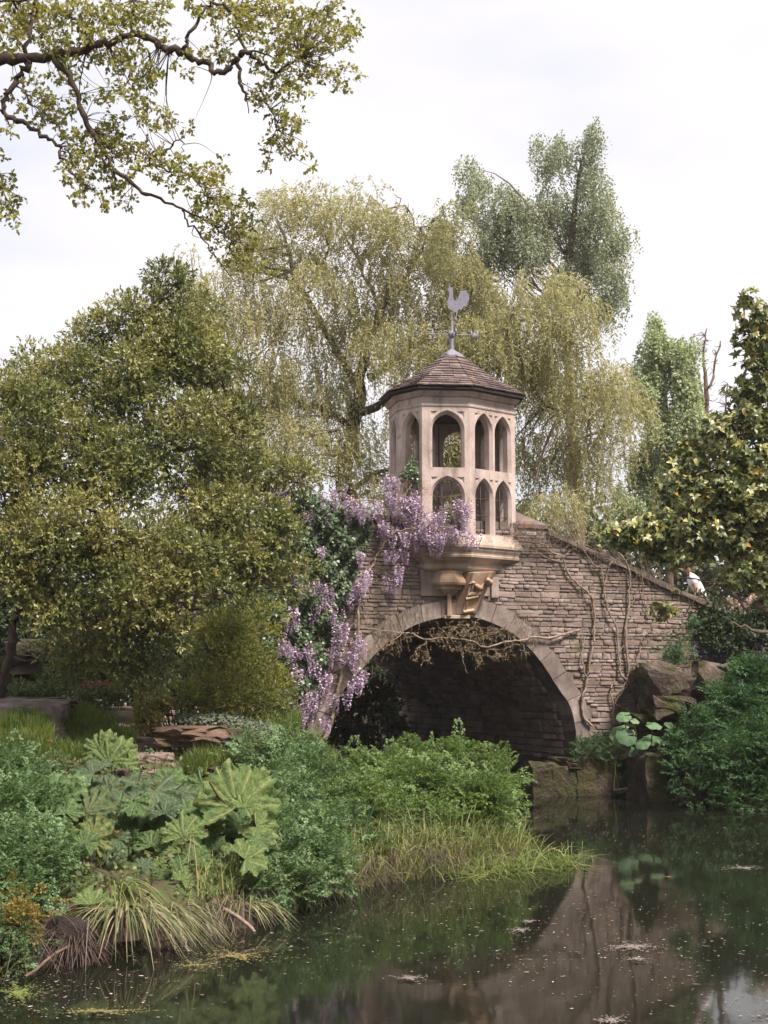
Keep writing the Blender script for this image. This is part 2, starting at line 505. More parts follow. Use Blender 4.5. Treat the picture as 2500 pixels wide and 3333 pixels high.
ringpoly = [tuple(q) for q in outer]
ZTOP = lambda u: np.interp(u, top[::-1, 0], top[::-1, 1])
front, hidden = [], []
z = -.25
while z < 5.6:
    h = R.choice([.05, .06, .07, .08, .095, .115], p=[.14, .24, .26, .19, .12, .05])
    u = -5.5 + R.random() * .2
    while u < 9.3:
        w = float(np.clip(R.lognormal(math.log(.205), .42), .08, .46)) * (1.0 if h < .1 else .85)
        uc, zc = u + w / 2, z + h / 2
        hh = h
        if u > -.2 and R.random() < .04 and h < .11: hh = h * 1.0
        u += w
        if z + h > ZTOP(uc) - .08: continue
        edge = [inpoly(np.array([uc + s * w * .2]), np.array([zc + q * h * .2]), ringpoly)[0] for s in (-1, 1) for q in (-1, 1)]
        if any(edge): continue
        turn = Matrix.Rotation(R.normal() * .022, 4, 'Y')
        pr = R.uniform(.010, .03)
        M4 = Matrix.Translation(wpt(uc, zc)) @ BASIS @ turn @ Matrix.Diagonal((w * R.uniform(.93, .985), pr, hh * R.uniform(.82, .97), 1))
        p = wpt(uc, zc)
        px = 1250 + p.x / p.y * FPX
        seen = 1150 < px < 2260 and zc > .6 and (px > 1900 or zc > 1.6)
        (front if seen and px > 1180 else hidden).append((w * hh, M4, px))
    z += h
front.sort(key=lambda q: -q[0])
for a_, M4, px in front[:300]:
    place(SV, 'wall_stone', bridge, M4)
stuffed(SV, [q[1] for q in front[300:]] + [q[1] for q in hidden], 'small_wall_stones', M_RUBBLE, bridge)

# the vault: rough courses running back under the bridge
seg = np.hypot(*np.diff(arch, axis=0).T); cs = np.concatenate([[0], np.cumsum(seg)]); tot = cs[-1]
def arcpt(s):
    return np.array([np.interp(s, cs, arch_u), np.interp(s, cs, arch_z)])
big, rest = [], []
s = .3
while s < tot - .3:
    h = R.uniform(.08, .15)
    p, q = arcpt(s), arcpt(s + h)
    tdir = unit(q - p)
    nin = np.array([-tdir[1], tdir[0]]) * -1           # towards the opening
    if np.dot(ctr - p, nin) < 0: nin = -nin
    d = .42 + R.random() * .2
    while d < 8:
        w = R.uniform(.22, .6)
        c = (p + q) / 2
        pos = wpt(c[0], c[1], -(d + w / 2))
        zx = Vector(AX); ny_ = WD * float(nin[0]) + Vector((0, 0, float(nin[1]))); tz = zx.cross(ny_)
        M4 = Matrix.Translation(pos) @ Matrix((zx, ny_, tz)).transposed().to_4x4() @ Matrix.Diagonal((w * .95, R.uniform(.02, .07), h * .86, 1))
        vis = s > tot * .62 and d < 7.5 and pos.z > .55
        (big if vis else rest).append((w * h / pos.y ** 2 * (1.5 if d < 5 else 1), M4))
        d += w
    s += h
big.sort(key=lambda q: -q[0])
for a_, M4 in big[:300]:
    place(LV, 'vault_stone', bridge, M4)
stuffed(LV, [q[1] for q in big[300:] + rest], 'small_vault_stones', M_LINING, bridge)

# the arch ring: wedge stones standing a little proud
s = .55
nv = 0
KEY_U = wuz(1490, 2006)[0]
while s < tot - .55:
    L = R.uniform(.24, .36) if abs(arcpt(s)[0] - KEY_U) < .9 else R.uniform(.28, .5)
    L = min(L, tot - .5 - s)
    if L < .12: break
    k = max(2, int(L / .12) + 1)
    a = np.array([arcpt(q) for q in np.linspace(s + .003, s + L - .003, k)])
    rr = ring * R.uniform(.92, 1.1)
    o_ = a + unit(a - ctr) * rr
    pr = .035 + R.uniform(0, .022)
    poly = np.vstack([a, o_[::-1]])
    mid = poly.mean(0); inn = mid + (poly - mid) * np.array([.98, .98])
    n = len(poly)
    V = [wpt(u, z, -.45) for u, z in poly] + [wpt(u, z, pr - .015) for u, z in poly] + [wpt(u, z, pr + R.uniform(-.004, .004)) for u, z in inn]
    F = [(i + q * n, (i + 1) % n + q * n, (i + 1) % n + (q + 1) * n, i + (q + 1) * n) for q in (0, 1) for i in range(n)] + [tuple(range(2 * n, 3 * n))]
    F = [(tuple(reversed(f))) for f in F]
    me = pymesh('arch_stone', V, F)
    bm = bmesh.new(); bm.from_mesh(me); bmesh.ops.recalc_face_normals(bm, faces=bm.faces); bm.to_mesh(me); bm.free()
    addmesh('arch_stone', me, M_VOUSS, bridge)
    s += L
# squared blocks either side of the carved bracket
def block(name, px0, py0, px1, py1, off, mat, parent, back=-.2):
    (u0, z1), (u1, z0) = wuz(px0, py0), wuz(px1, py1)
    g = .012
    poly = [(u0 + g, z0 + g), (u1 - g, z0 + g), (u1 - g, z1 - g), (u0 + g, z1 - g)]
    return addmesh(name, extrude(poly, off, back), mat, parent)
for q in ((1363, 1846, 1442, 1943), (1444, 1850, 1592, 1943), (1594, 1876, 1622, 1948)):
    block('ashlar_block', *q, .052 + R.uniform(0, .006), M_VOUSS, bridge)

# coping slabs down the parapet, and the pier with its pyramid cap
M_COPE = stone('mossy_coping', [(.06, .044, .038), (.12, .088, .076), (.19, .145, .128)], s=2.5, var=.2, bump=.6, moss=[((.15, .075, .032), 2.2, .56, .6), (MOSS, 1.8, .62, .6)])
def slab(name, ua, za, ub, zb, th, o0, o1, mat, parent, jit=.01):
    V = []
    for off, dz in ((o0, 0), (o1, 0)):
        V += [wpt(ua, za, off), wpt(ub, zb, off), wpt(ub, zb + th, off), wpt(ua, za + th, off)]
    mid_a, mid_b = wpt(ua, za + th * 1.55, (o0 + o1) / 2), wpt(ub, zb + th * 1.55, (o0 + o1) / 2)
    V += [mid_a, mid_b]
    V = [v + Vector(R.normal(size=3) * jit) for v in V]
    F = [(0, 1, 2, 3), (7, 6, 5, 4), (0, 4, 5, 1), (3, 2, 9, 8), (7, 8, 9, 6), (0, 3, 8, 7, 4), (1, 5, 6, 9, 2)]
    me = pymesh(name, V, F)
    bm = bmesh.new(); bm.from_mesh(me); bmesh.ops.recalc_face_normals(bm, faces=bm.faces); bm.to_mesh(me); bm.free()
    return addmesh(name, me, mat, parent)
u = wuz(1775, 1720)[0] + .02
while u < 9:
    w = R.uniform(.38, .75)
    slab('coping_stone', u, ZTOP(u) - .075, u + w - .015, ZTOP(u + w) - .075, .085, .085, -.5, M_COPE, bridge)
    u += w
u = wuz(1335, 1690)[0] - .1
while u > -6.5:
    w = R.uniform(.4, .7)
    slab('coping_stone', u - w + .015, ZTOP(u - w) - .06, u, ZTOP(u) - .06, .08, .08, -.5, M_COPE, bridge)
    u -= w
ua, za = wuz(1672, 1790); ub, zb = wuz(1770, 1722)
pier = addmesh('pier', extrude([(ua, za), (ub, za), (ub, zb), (ua, zb)], -.05, -.75), M_RUBBLE, bridge)
cz_ = zb; e = .07
c0 = wpt(ua - e, cz_ + .003, .03); c1 = wpt(ub + e, cz_ + .003, .03); c2 = wpt(ub + e, cz_ + .003, -.83); c3 = wpt(ua - e, cz_ + .003, -.83)
up = Vector((0, 0, .07)); apex = wpt((ua + ub) / 2 - .05, cz_ + .34, -.4)
cap = addmesh('pier_cap', pymesh('pier_cap', [c0, c1, c2, c3, c0 + up, c1 + up, c2 + up, c3 + up, apex],
              [(3, 2, 1, 0), (0, 1, 5, 4), (1, 2, 6, 5), (2, 3, 7, 6), (3, 0, 4, 7), (4, 5, 8), (5, 6, 8), (6, 7, 8), (7, 4, 8)]), M_COPE, bridge)

def rock(name, c, size, mat, seed, parent=None, rot=0.0, rough=.16, sub=2, flat=1.0, boxy=.55):
    """an irregular boulder: a subdivided box pushed about by a few slow waves"""
    r = np.random.default_rng(seed)
    bm = bmesh.new(); bmesh.ops.create_cube(bm, size=1.0)
    bmesh.ops.subdivide_edges(bm, edges=bm.edges[:], cuts=6, use_grid_fill=True)
    k = r.normal(size=(5, 3)) * 3; ph = r.uniform(0, 6.28, 5); ax = unit(r.normal(size=(5, 3)))
    k2 = r.normal(size=(6, 3)) * 9; ph2 = r.uniform(0, 6.28, 6); ax2 = unit(r.normal(size=(6, 3)))
    cr, sr = math.cos(rot), math.sin(rot)
    for v in bm.verts:
        p = np.array(v.co)
        s_ = p / np.linalg.norm(p) * .5 * 1.15
        p = p * boxy + s_ * (1 - boxy)
        p = p + (np.sin(k @ p + ph)[:, None] * ax).sum(0) * rough * .4 + (np.sin(k2 @ p + ph2)[:, None] * ax2).sum(0) * rough * .16 + r.normal(size=3) * rough * .07
        p = p * np.array(size)
        v.co = (c[0] + p[0] * cr - p[1] * sr, c[1] + p[0] * sr + p[1] * cr, c[2] + p[2])
    me = bpy.data.meshes.new(name); bm.to_mesh(me); bm.free()
    return addmesh(name, me, mat, parent)
# plinth stones at the waterline (parts of the bridge)
for k, (x0, y0, x1, y1) in enumerate([(1600, 2480, 1682, 2560), (1640, 2488, 1728, 2592), (1716, 2494, 1786, 2600), (1778, 2502, 1862, 2600), (1850, 2478, 2030, 2600), (1700, 2470, 1850, 2505)]):
    xm, ym = (x0 + x1) / 2, (y0 + y1) / 2
    p = onwall(xm, ym, .0)
    if k in (0, 1, 5):                               # those that run back under the arch
        uu = arch_u.max() - .1
        p = wpt(uu - .02, p.z, -(.3 if k == 5 else .9 if k == 1 else 1.7))
        rock('plinth_stone', p, (.42, (.9 if k != 5 else 1.1), (y1 - y0) / 185 * 1.1), M_PLINTH, 70 + k, bridge, ALPHA, .1, boxy=.85)
    else:
        rock('plinth_stone', p + WN * .02, ((x1 - x0) / 185 * 1.12, .5, (y1 - y0) / 180 * 1.15), M_PLINTH, 70 + k, bridge, ALPHA, .1, boxy=.85)
# footing under the right of the vault so that the courses rest on stone
ub_ = arch_u.max()
V = [wpt(ub_ - .28, -.9, -.5), wpt(ub_ + .3, -.9, -.5), wpt(ub_ + .3, -.9, -8), wpt(ub_ - .28, -.9, -8)]
addmesh('footing', pymesh('footing', V + [v + Vector((0, 0, 1.35)) for v in V], [(3, 2, 1, 0), (0, 1, 5, 4), (1, 2, 6, 5), (2, 3, 7, 6), (3, 0, 4, 7), (4, 5, 6, 7)]), M_PLINTH, bridge)

# ------------------------------------------------------------------ the gazebo on the bridge
PLAN_PX = [(1374, 0), (1529, 16), (1677, 164), (1649, 314), (1570, 408), (1415, 392), (1267, 244), (1295, 94)]
plan = np.array([(at(px, 1500, 25 + d / 188).x, 25 + d / 188) for px, d in PLAN_PX])
zf = lambda y: at(1374, y, 25.0).z
gaz = thing('gazebo', (plan[:, 0].mean(), plan[:, 1].mean(), zf(1740)), 'eight-sided pale stone gazebo with pointed arches standing on the bridge', 'gazebo')
def offset(poly, d):
    n = len(poly); out = []
    for i in range(n):
        a, b_, c = poly[i - 1], poly[i], poly[(i + 1) % n]
        d1, d2 = unit(b_ - a), unit(c - b_)
        n1, n2 = np.array([d1[1], -d1[0]]), np.array([d2[1], -d2[0]])
        out.append(b_ + (n1 + n2) / (1 + n1 @ n2) * d)
    return np.array(out)
def loft(rings, close_top=True, close_bottom=True):
    n = len(rings[0]); V = [v for r_ in rings for v in r_]; F = []
    for k in range(len(rings) - 1):
        for i in range(n):
            j = (i + 1) % n
            F.append((k * n + i, k * n + j, (k + 1) * n + j, (k + 1) * n + i))
    if close_bottom: F.append(tuple(reversed(range(n))))
    if close_top: F.append(tuple(range((len(rings) - 1) * n, len(rings) * n)))
    me = pymesh('loft', V, F)
    bm = bmesh.new(); bm.from_mesh(me); bmesh.ops.recalc_face_normals(bm, faces=bm.faces); bm.to_mesh(me); bm.free()
    return me
def rings(profile):
    return [[(p[0], p[1], zf(y)) for p in offset(plan, d)] for y, d in profile]
def pointed(cx, hw, v0, vs_, va, n=9):
    """outline of an arched opening, anticlockwise"""
    rise = va - vs_
    pts = [(cx - hw, v0), (cx + hw, v0)]
    k = max(1.0, rise / hw) ; Rr = (k * k + 1) / 2; amax = math.acos((Rr - 1) / Rr)
    right = []
    for i in range(n + 1):
        a = amax * i / n
        x = (1 - Rr) + Rr * math.cos(a); y = Rr * math.sin(a) / (k if k >= 1 else 1)
        x = x * (1 - .0) ; right.append((cx + hw * x, vs_ + rise * (y * .93 + .07 * (1 - x))))
    pts += right + [(2 * cx - x, y) for x, y in reversed(right[:-1])]
    return pts
def face_panel(A, B, z0, z1, holes, th, parent, mat, sink=()):
    """a wall slab from plan point A to B with splayed arched openings (outer outline, inner outline) and sunk spandrels"""
    A, B = Vector((*A, 0)), Vector((*B, 0)); W_ = (B - A).length; ud = (B - A) / W_; nn = Vector((ud.y, -ud.x, 0))
    P = lambda u, v, d: A + ud * u + Vector((0, 0, v)) - nn * d
    V, F = [], []
    def cap(loops, d, flip):
        n0 = len(V); pts = [q for l in loops for q in l]
        V.extend(P(u, v, d) for u, v in pts)
        for tri in tessellate_polygon([[Vector((u, v, 0)) for u, v in l] for l in loops]):
            F.append(tuple(n0 + i for i in (reversed(tri) if flip else tri)))
    def band(l0, d0, l1, d1):
        n0 = len(V); n = len(l0)
        V.extend(P(u, v, d0) for u, v in l0); V.extend(P(u, v, d1) for u, v in l1)
        for i in range(n):
            j = (i + 1) % n; F.append((n0 + i, n0 + j, n0 + n + j, n0 + n + i))
    rect = [(0, z0), (W_, z0), (W_, z1), (0, z1)]
    mi = min(.07, th * .5)
    rectb = [(mi, z0), (W_ - mi, z0), (W_ - mi, z1), (mi, z1)]
    big_ = [h[0] for h in holes] + list(sink)
    cap([rect] + big_, 0, False)
    cap([rectb] + [h[1] for h in holes], th, True)
    band(rect, 0, rectb, th)
    for ho, hi in holes:
        band(ho, 0, hi, .055); band(hi, .055, hi, th)
    for s_ in sink:
        c = np.mean(s_, axis=0); inn = [tuple(c + (np.array(q) - c) * .55) for q in s_]
        band(s_, 0, inn, .022); cap([inn], .022, False)
    me = pymesh('arcade_face', V, F)
    bm = bmesh.new(); bm.from_mesh(me); bmesh.ops.remove_doubles(bm, verts=bm.verts, dist=1e-4); bmesh.ops.recalc_face_normals(bm, faces=bm.faces); bm.to_mesh(me); bm.free()
    return addmesh('arcade_face', me, mat, parent), P, W_
zb_, zt_ = zf(1742), zf(1314)
UP = (zf(1520), zf(1395), zf(1333)); LO = (zf(1733), zf(1612), zf(1547))
SPEC = [[(.17, .895)], [(.115, .51), (.545, .915)], [(.2, .8)], [(.16, .86)], [(.17, .895)], [(.09, .455), (.49, .885)], [(.2, .8)], [(.16, .88)]]
for k in range(8):
    A, B = plan[k], plan[(k + 1) % 8]
    W_ = float(np.hypot(*(B - A)))
    holes, sink = [], []
    for f0, f1 in SPEC[k]:
        cx, hw = (f0 + f1) / 2 * W_, (f1 - f0) / 2 * W_
        for v0, vs_, va in (UP, LO):
            big = pointed(cx, hw, v0, vs_, va); ins = min(.045, hw * .2)
            small = pointed(cx, hw - ins, v0, vs_, va - ins * 1.15)
            holes.append((big, small))
            for sg in (-1, 1):
                xo, vt = cx + sg * (hw * .97), va - .02
                tr_ = [(xo, vt), (cx + sg * hw * .52, vt), (xo - sg * .004, vt - hw * .42)]
                sink.append(tr_ if sg < 0 else tr_[::-1])
    dz = .0015 * k
    fo, Pf, W_ = face_panel(A, B, zb_ - dz, zt_ + dz, holes, .17, gaz, M_ASHLAR, sink)
    # iron bars in the lower lights
    acc = Acc()
    for f0, f1 in SPEC[k]:
        cx, hw = (f0 + f1) / 2 * W_, (f1 - f0) / 2 * W_ - .04
        nb = 1 if len(SPEC[k]) == 2 else 2
        for q in range(1, nb + 1):
            x = cx - hw + 2 * hw * q / (nb + 1)
            acc.add(*tube([Pf(x, LO[0] - .02, .10), Pf(x, LO[2] - .05, .10)], .008, 4))
        for y in (LO[0] + (LO[2] - LO[0]) * .34, LO[0] + (LO[2] - LO[0]) * .64):
            acc.add(*tube([Pf(cx - hw - .03, y, .105), Pf(cx + hw + .03, y, .105)], .0075, 4))
    acc.obj('iron_bars', M_IRON, gaz)
addmesh('cornice', loft(rings([(1322, -.02), (1321, .012), (1317, .018), (1313, .010), (1312, -.002), (1289, -.002), (1288, .03), (1281, .06), (1279, .075), (1272, .085), (1271, .02)]), True, False), M_ASHLAR, gaz)
addmesh('ceiling', loft(rings([(1318, -.16), (1312, -.16)]), True, True), M_DARKWOOD, gaz)
addmesh('eaves_board', loft(rings([(1272, .10), (1269, .165), (1262, .168), (1261, .10)])), M_DARKWOOD, gaz)
addmesh('floor_slab', loft(rings([(1745, -.05), (1738, -.05)])), M_ASHLAR, gaz)
# roof of stone slates
cen = plan.mean(0)
apz = at(1472, 1136, cen[1]).z
ez = zf(1259)
E = offset(plan, .175)
NC = 12
bell = lambda t: apz * t + ez * (1 - t) - .10 * math.sin(math.pi * t) * .55
roof = addmesh('roof', loft([[(cen[0] + (p[0] - cen[0]) * (1 - t) * .985, cen[1] + (p[1] - cen[1]) * (1 - t) * .985, bell(t) - .03) for p in E] for t in (0, .2, .4, .6, .8, .92)]), M_DARKWOOD, gaz)
tk = 1 - (1 - np.linspace(0, 1, NC + 1)) ** 1.0 * 1.0
lv = np.linspace(0, .87, NC + 1)
for k in range(8):
    A, B = E[k], E[(k + 1) % 8]
    fl = np.array([(B - A)[1], -(B - A)[0]]) / np.hypot(*(B - A))
    for c in range(NC):
        t0, t1 = lv[c] - .004, lv[c + 1] + .022
        L0 = np.hypot(*(B - A)) * (1 - t0)
        nsl = max(1, int(round(L0 / (.25 - .07 * c / NC))))
        cuts = np.concatenate([[0], np.sort((np.arange(1, nsl) + R.uniform(-.22, .22, nsl - 1)) / nsl), [1]])
        for a0, a1 in zip(cuts[:-1], cuts[1:]):
            def pt(f, t, up_):
                p = (A + (B - A) * f); p = p + (cen - p) * t
                return np.array([p[0] + fl[0] * up_ * .5, p[1] + fl[1] * up_ * .5, bell(t) + up_])
            g = .004 / L0
            lift = R.uniform(.026, .036); back_ = .006; th = .02; dj = R.normal() * .004
            f0, f1 = a0 + g, a1 - g
            q = [pt(f0, t0 + dj, lift), pt(f1, t0 + dj + R.normal() * .002, lift), pt(f1, t1, back_), pt(f0, t1, back_),
                 pt(f0, t0 + dj, lift - th), pt(f1, t0 + dj, lift - th), pt(f1, t1, back_ - th), pt(f0, t1, back_ - th)]
            addmesh('slate', pymesh('slate', q, [(0, 1, 2, 3), (4, 7, 6, 5), (0, 4, 5, 1), (1, 5, 6, 2), (3, 7, 4, 0)]), M_SLATE, roof)
# lead cap on the roof point
capr = lambda f: [(cen[0] + (p[0] - cen[0]) * f, cen[1] + (p[1] - cen[1]) * f) for p in E]
cz0 = apz * .855 + ez * .145
addmesh('lead_cap', loft([[(x, y, cz0 - .045 + .03) for x, y in capr(.165)], [(x, y, cz0 + .02) for x, y in capr(.155)], [(x, y, cz0 + .10) for x, y in capr(.05)], [(x, y, cz0 + .13) for x, y in capr(.03)]]), M_LEAD, gaz)

# moulded base, bowl and carved bracket
M_BASE = stone('warm_limestone', [(.24, .17, .125), (.37, .285, .23), (.45, .36, .30)], s=1.6, var=0, bump=.15, grain=80, streak=.4, lichen=((.15, .125, .11), 4.0, .58, .6))
PROF = [(1738, .0), (1762, .085), (1769, .107), (1771, .11), (1779, .108), (1781, .085), (1788, .078), (1797, .05), (1803, .042), (1805, .058), (1812, .05), (1814, .012),
        (1822, -.03), (1826, -.075), (1829, -.085), (1832, -.10), (1835, -.088), (1840, -.078), (1846, -.082), (1851, -.105), (1855, -.15), (1862, -.25), (1867, -.34)]
addmesh('moulded_base', loft(rings(PROF)), M_BASE, gaz)
bc = onwall(1457, 1890, .02)
def ring8(r_, y, sq=.9):
    z = at(1457, y, 25.2).z
    return [(bc.x + r_ * math.cos(a) * 1.0, bc.y + r_ * math.sin(a) * sq, z) for a in (rad(22.5 - 3 + 45 * i) for i in range(8))]
bowl = addmesh('bowl', loft([ring8(r_, y) for y, r_ in [(1858, .30), (1868, .285), (1876, .30), (1886, .335), (1896, .35), (1903, .335), (1909, .285), (1912, .262), (1914, .275), (1917, .268), (1924, .21), (1932, .15), (1938, .10)]]), M_CORBEL, gaz)
def boxpx(name, pts_front, back, mat, parent, smooth=False):
    """prism from 4 world points in front to 4 behind"""
    V = list(pts_front) + list(back)
    me = pymesh(name, V, [(0, 1, 2, 3), (7, 6, 5, 4), (0, 4, 5, 1), (1, 5, 6, 2), (2, 6, 7, 3), (3, 7, 4, 0)])
    bm = bmesh.new(); bm.from_mesh(me); bmesh.ops.recalc_face_normals(bm, faces=bm.faces)
    bmesh.ops.bevel(bm, geom=bm.edges[:], offset=.008, segments=1, affect='EDGES'); bm.to_mesh(me); bm.free()
    return addmesh(name, me, mat, parent)
yw = lambda px, py: onwall(px, py).y
boxpx('stem', [at(1455, 2006, 25.28), at(1469, 2006, 25.28), at(1468, 1930, 25.25), at(1456, 1930, 25.25)],
      [onwall(1452, 2006, -.1), onwall(1472, 2006, -.1), onwall(1472, 1930, -.1), onwall(1452, 1930, -.1)], M_CORBEL, gaz)
boxpx('keystone', [at(1446, 2014, 25.30), at(1530, 2014, 25.36), at(1530, 2002, 25.36), at(1446, 2002, 25.30)],
      [onwall(1446, 2014, -.4), onwall(1530, 2014, -.4), onwall(1530, 2002, -.4), onwall(1446, 2002, -.4)], M_CORBEL, gaz)
br = boxpx('carved_bracket', [at(1503, 2000, 25.33), at(1546, 1996, 25.44), at(1604, 1860, 25.36), at(1540, 1862, 25.12)],
           [onwall(1468, 2000, -.05), onwall(1556, 1996, -.05), onwall(1618, 1862, -.05), onwall(1490, 1862, -.05)], M_CORBEL, gaz)
def onbr(px, py, up_=0.0):
    f = (py - 1862) / 138
    Y = (25.12 + (25.33 - 25.12) * f) + (px - (1540 - 37 * f)) / 60 * .2
    return at(px, py, Y - up_)
acc = Acc()
acc.add(*tube([onbr(1541, 1866, .005), onbr(1506, 1996, .005)], .022, 5)); acc.add(*tube([onbr(1590, 1868, .005), onbr(1546, 1990, .005)], .022, 5))
acc.obj('bracket_edge_roll', M_CORBEL, br, True)
acc = Acc()
def ellip(c, ax, r_, acc, n=8, m_=6):
    """ellipsoid along ax"""
    ax = Vector(ax).normalized(); q = ax.to_track_quat('X', 'Z'); V = []
    for i in range(m_ + 1):
        th = math.pi * i / m_
        for j in range(n):
            ph = 2 * math.pi * j / n
            V.append(Vector(c) + q @ Vector((r_[0] * math.cos(th), r_[1] * math.sin(th) * math.cos(ph), r_[2] * math.sin(th) * math.sin(ph))))
    F = [(i * n + j, i * n + (j + 1) % n, (i + 1) * n + (j + 1) % n, (i + 1) * n + j) for i in range(m_) for j in range(n)]
    acc.add([tuple(v) for v in V], F)
bx = lambda a, b_: onbr(a, b_, .03)
ellip(bx(1556, 1911), bx(1566, 1918) - bx(1545, 1900), (.085, .05, .05), acc)          # body
ellip(bx(1540, 1897), (-1, 0, .1), (.042, .034, .034), acc); ellip(bx(1530, 1899), (-1, 0, -.2), (.03, .012, .012), acc)   # head, beak
acc.add(*tube([bx(1566, 1914), bx(1574, 1899)], [.04, .015], 6)); acc.add(*tube([bx(1553, 1918), bx(1551, 1931)], .014, 5)); acc.add(*tube([bx(1562, 1918), bx(1560, 1931)], .014, 5))
acc.obj('carved_bird', M_CORBEL, br, True)
acc = Acc()
for i in range(7):
    x = 1526 + i * 5.6
    acc.add(*tube([bx(x, 1938 - i * .4), bx(x + 9, 1929 - i * .4)], .021, 6))
acc.obj('carved_rope', M_CORBEL, br, True)
acc = Acc()
acc.add(*tube([bx(1516, 1950), bx(1556, 1941)], .026, 7)); acc.add(*tube([bx(1520, 1956), bx(1517, 1984)], [.02, .012], 5))
acc.add(*tube([bx(1507, 1992), bx(1542, 1986)], .032, 7))
acc.obj('carved_ledge', M_CORBEL, br, True)
acc = Acc()
ellip(at(1592, 1898, 25.36), (.3, -1, .2), (.11, .07, .07), acc); ellip(at(1589, 1888, 25.25), (.2, -1, -.2), (.055, .045, .045), acc)
acc.obj('carved_beast', M_CORBEL, br, True)

# ------------------------------------------------------------------ the weathervane
vb = Vector((cen[0], cen[1], cz0 + .11))
pz = lambda py: at(1472, py, cen[1]).z
vane = thing('weathervane', vb, 'grey metal cockerel weathervane on the gazebo roof with compass letters', 'weathervane')
acc = Acc()
acc.add(*tube([(vb.x, vb.y, z) for z in (vb.z - .03, pz(1120), pz(1102))], [.046, .036, .032], 10))
acc.add(*tube([(vb.x, vb.y, z) for z in (pz(1078), pz(1060), pz(1040), pz(1012))], [.032, .02, .012, .008], 8))
acc.obj('spindle', M_LEAD, vane, True)
acc = Acc(); ellip((vb.x, vb.y, pz(1089)), (0, 0, 1), (.072, .067, .067), acc, 14, 10); acc.obj('ball', M_LEAD, vane, True)
zc = pz(1089)
ad = Vector((math.cos(.12), math.sin(.12), 0)); ad2 = Vector((-ad.y, ad.x, 0))
acc = Acc()
for d_ in (ad, ad2): acc.add(*tube([Vector((vb.x, vb.y, zc)) - d_ * .36, Vector((vb.x, vb.y, zc)) + d_ * .36], .009, 6))
acc.obj('compass_arms', M_LEAD, vane)
LET = {'E': [((0, 0), (0, 1)), ((0, 1), (.62, 1)), ((0, .5), (.5, .5)), ((0, 0), (.62, 0))], 'W': [((0, 1), (.2, 0)), ((.2, 0), (.42, .8)), ((.42, .8), (.64, 0)), ((.64, 0), (.85, 1))],
       'N': [((0, 0), (0, 1)), ((0, 1), (.62, 0)), ((.62, 0), (.62, 1))], 'S': [((0, 0), (.6, 0)), ((.6, 0), (.6, .5)), ((.6, .5), (0, .5)), ((0, .5), (0, 1)), ((0, 1), (.6, 1))]}
for ch, d_, mir in (('E', -ad, True), ('W', ad, True), ('N', ad2, False), ('S', -ad2, False)):
    acc = Acc(); hgt = .17
    o0 = Vector((vb.x, vb.y, zc - hgt / 2 - .005)) + d_ * (.36 if not (mir and ch == 'E') else .36)
    for (x0, y0), (x1, y1) in LET[ch]:
        f = lambda x, y: o0 + d_ * (x * hgt * .9) + Vector((0, 0, y * hgt))
        acc.add(*tube([f(x0, y0), f(x1, y1)], [.017, .017], 4))
    acc.obj('letter', M_LEAD, vane)
# the cockerel: one thin sheet, its outline in photo pixels of the weathervane
COCK = [(1464, 936), (1474, 935), (1475, 950), (1475, 966), (1478, 976), (1486, 979), (1491, 972), (1494, 958), (1500, 949), (1509, 945), (1518, 948), (1525, 958), (1528, 972),
        (1525, 982), (1522, 985), (1519, 994), (1515, 997), (1509, 997), (1506, 1003), (1500, 1012), (1497, 1006), (1491, 1009), (1489, 1022), (1486, 1034), (1484, 1034), (1485, 1014),
        (1478, 1018), (1475, 1012), (1467, 1009), (1460, 1003), (1457, 990), (1457, 978), (1461, 966), (1462, 952), (1459, 945), (1455, 942), (1461, 939), (1460, 931), (1464, 926), (1467, 931), (1471, 926)]
vv = [at(px, py, cen[1]) for px, py in COCK]
n = len(vv); tt = Vector((0, .006, 0)); bl = Vector((0, .035, 0))
tri = tessellate_polygon([[Vector((p.x, p.z, 0)) for p in vv]])
me = pymesh('cockerel', [p - tt for p in vv] + [p + tt for p in vv], [tuple(q) for q in tri] + [tuple(i + n for i in reversed(q)) for q in tri] + [(i, (i + 1) % n, (i + 1) % n + n, i + n) for i in range(n)])
bm = bmesh.new(); bm.from_mesh(me); bmesh.ops.recalc_face_normals(bm, faces=bm.faces); bm.to_mesh(me); bm.free()
addmesh('cockerel', me, M_LEAD, vane)
# ------------------------------------------------------------------ trees
def V3(*a): return np.array(a, float)
def branches(acc, rows, Y0, jit=.02, m=4, knob=.1):
    """rows of photo polylines [(x, y, radius px[, Y])...]; returns sampled points for twigs to spring from"""
    pts = []
    for row in rows:
        q = [at(p[0], p[1], p[3] if len(p) > 3 else Y0) for p in row]
        r = [p[2] * Y0 / FPX for p in row]
        Q = smooth_tube(acc, q, r, None, m, 7, jit, knob)
        pts.append(Q)
    return np.concatenate(pts)
def twigs(acc, S, P, r0=.008, bend=.15, sides=3, n=6, taper=.3, rise=0.0):
    """thin curved shoots from each target point in P to the nearest point of S"""
    out = []
    for p in P:
        tgt = p - np.array([0, 0, rise * np.hypot(*(p - S.mean(0))[:2])])
        k = np.argmin(((S - tgt) ** 2).sum(1)); a = S[k]; d = np.linalg.norm(p - a)
        mid = (a + p) / 2 + R.normal(size=3) * bend * d
        Q = catmull([a, mid, p], 3)
        acc.add(*tube(Q, np.linspace(r0 * (1 + d), r0 * taper, len(Q)), sides)); out.append(Q)
    return out

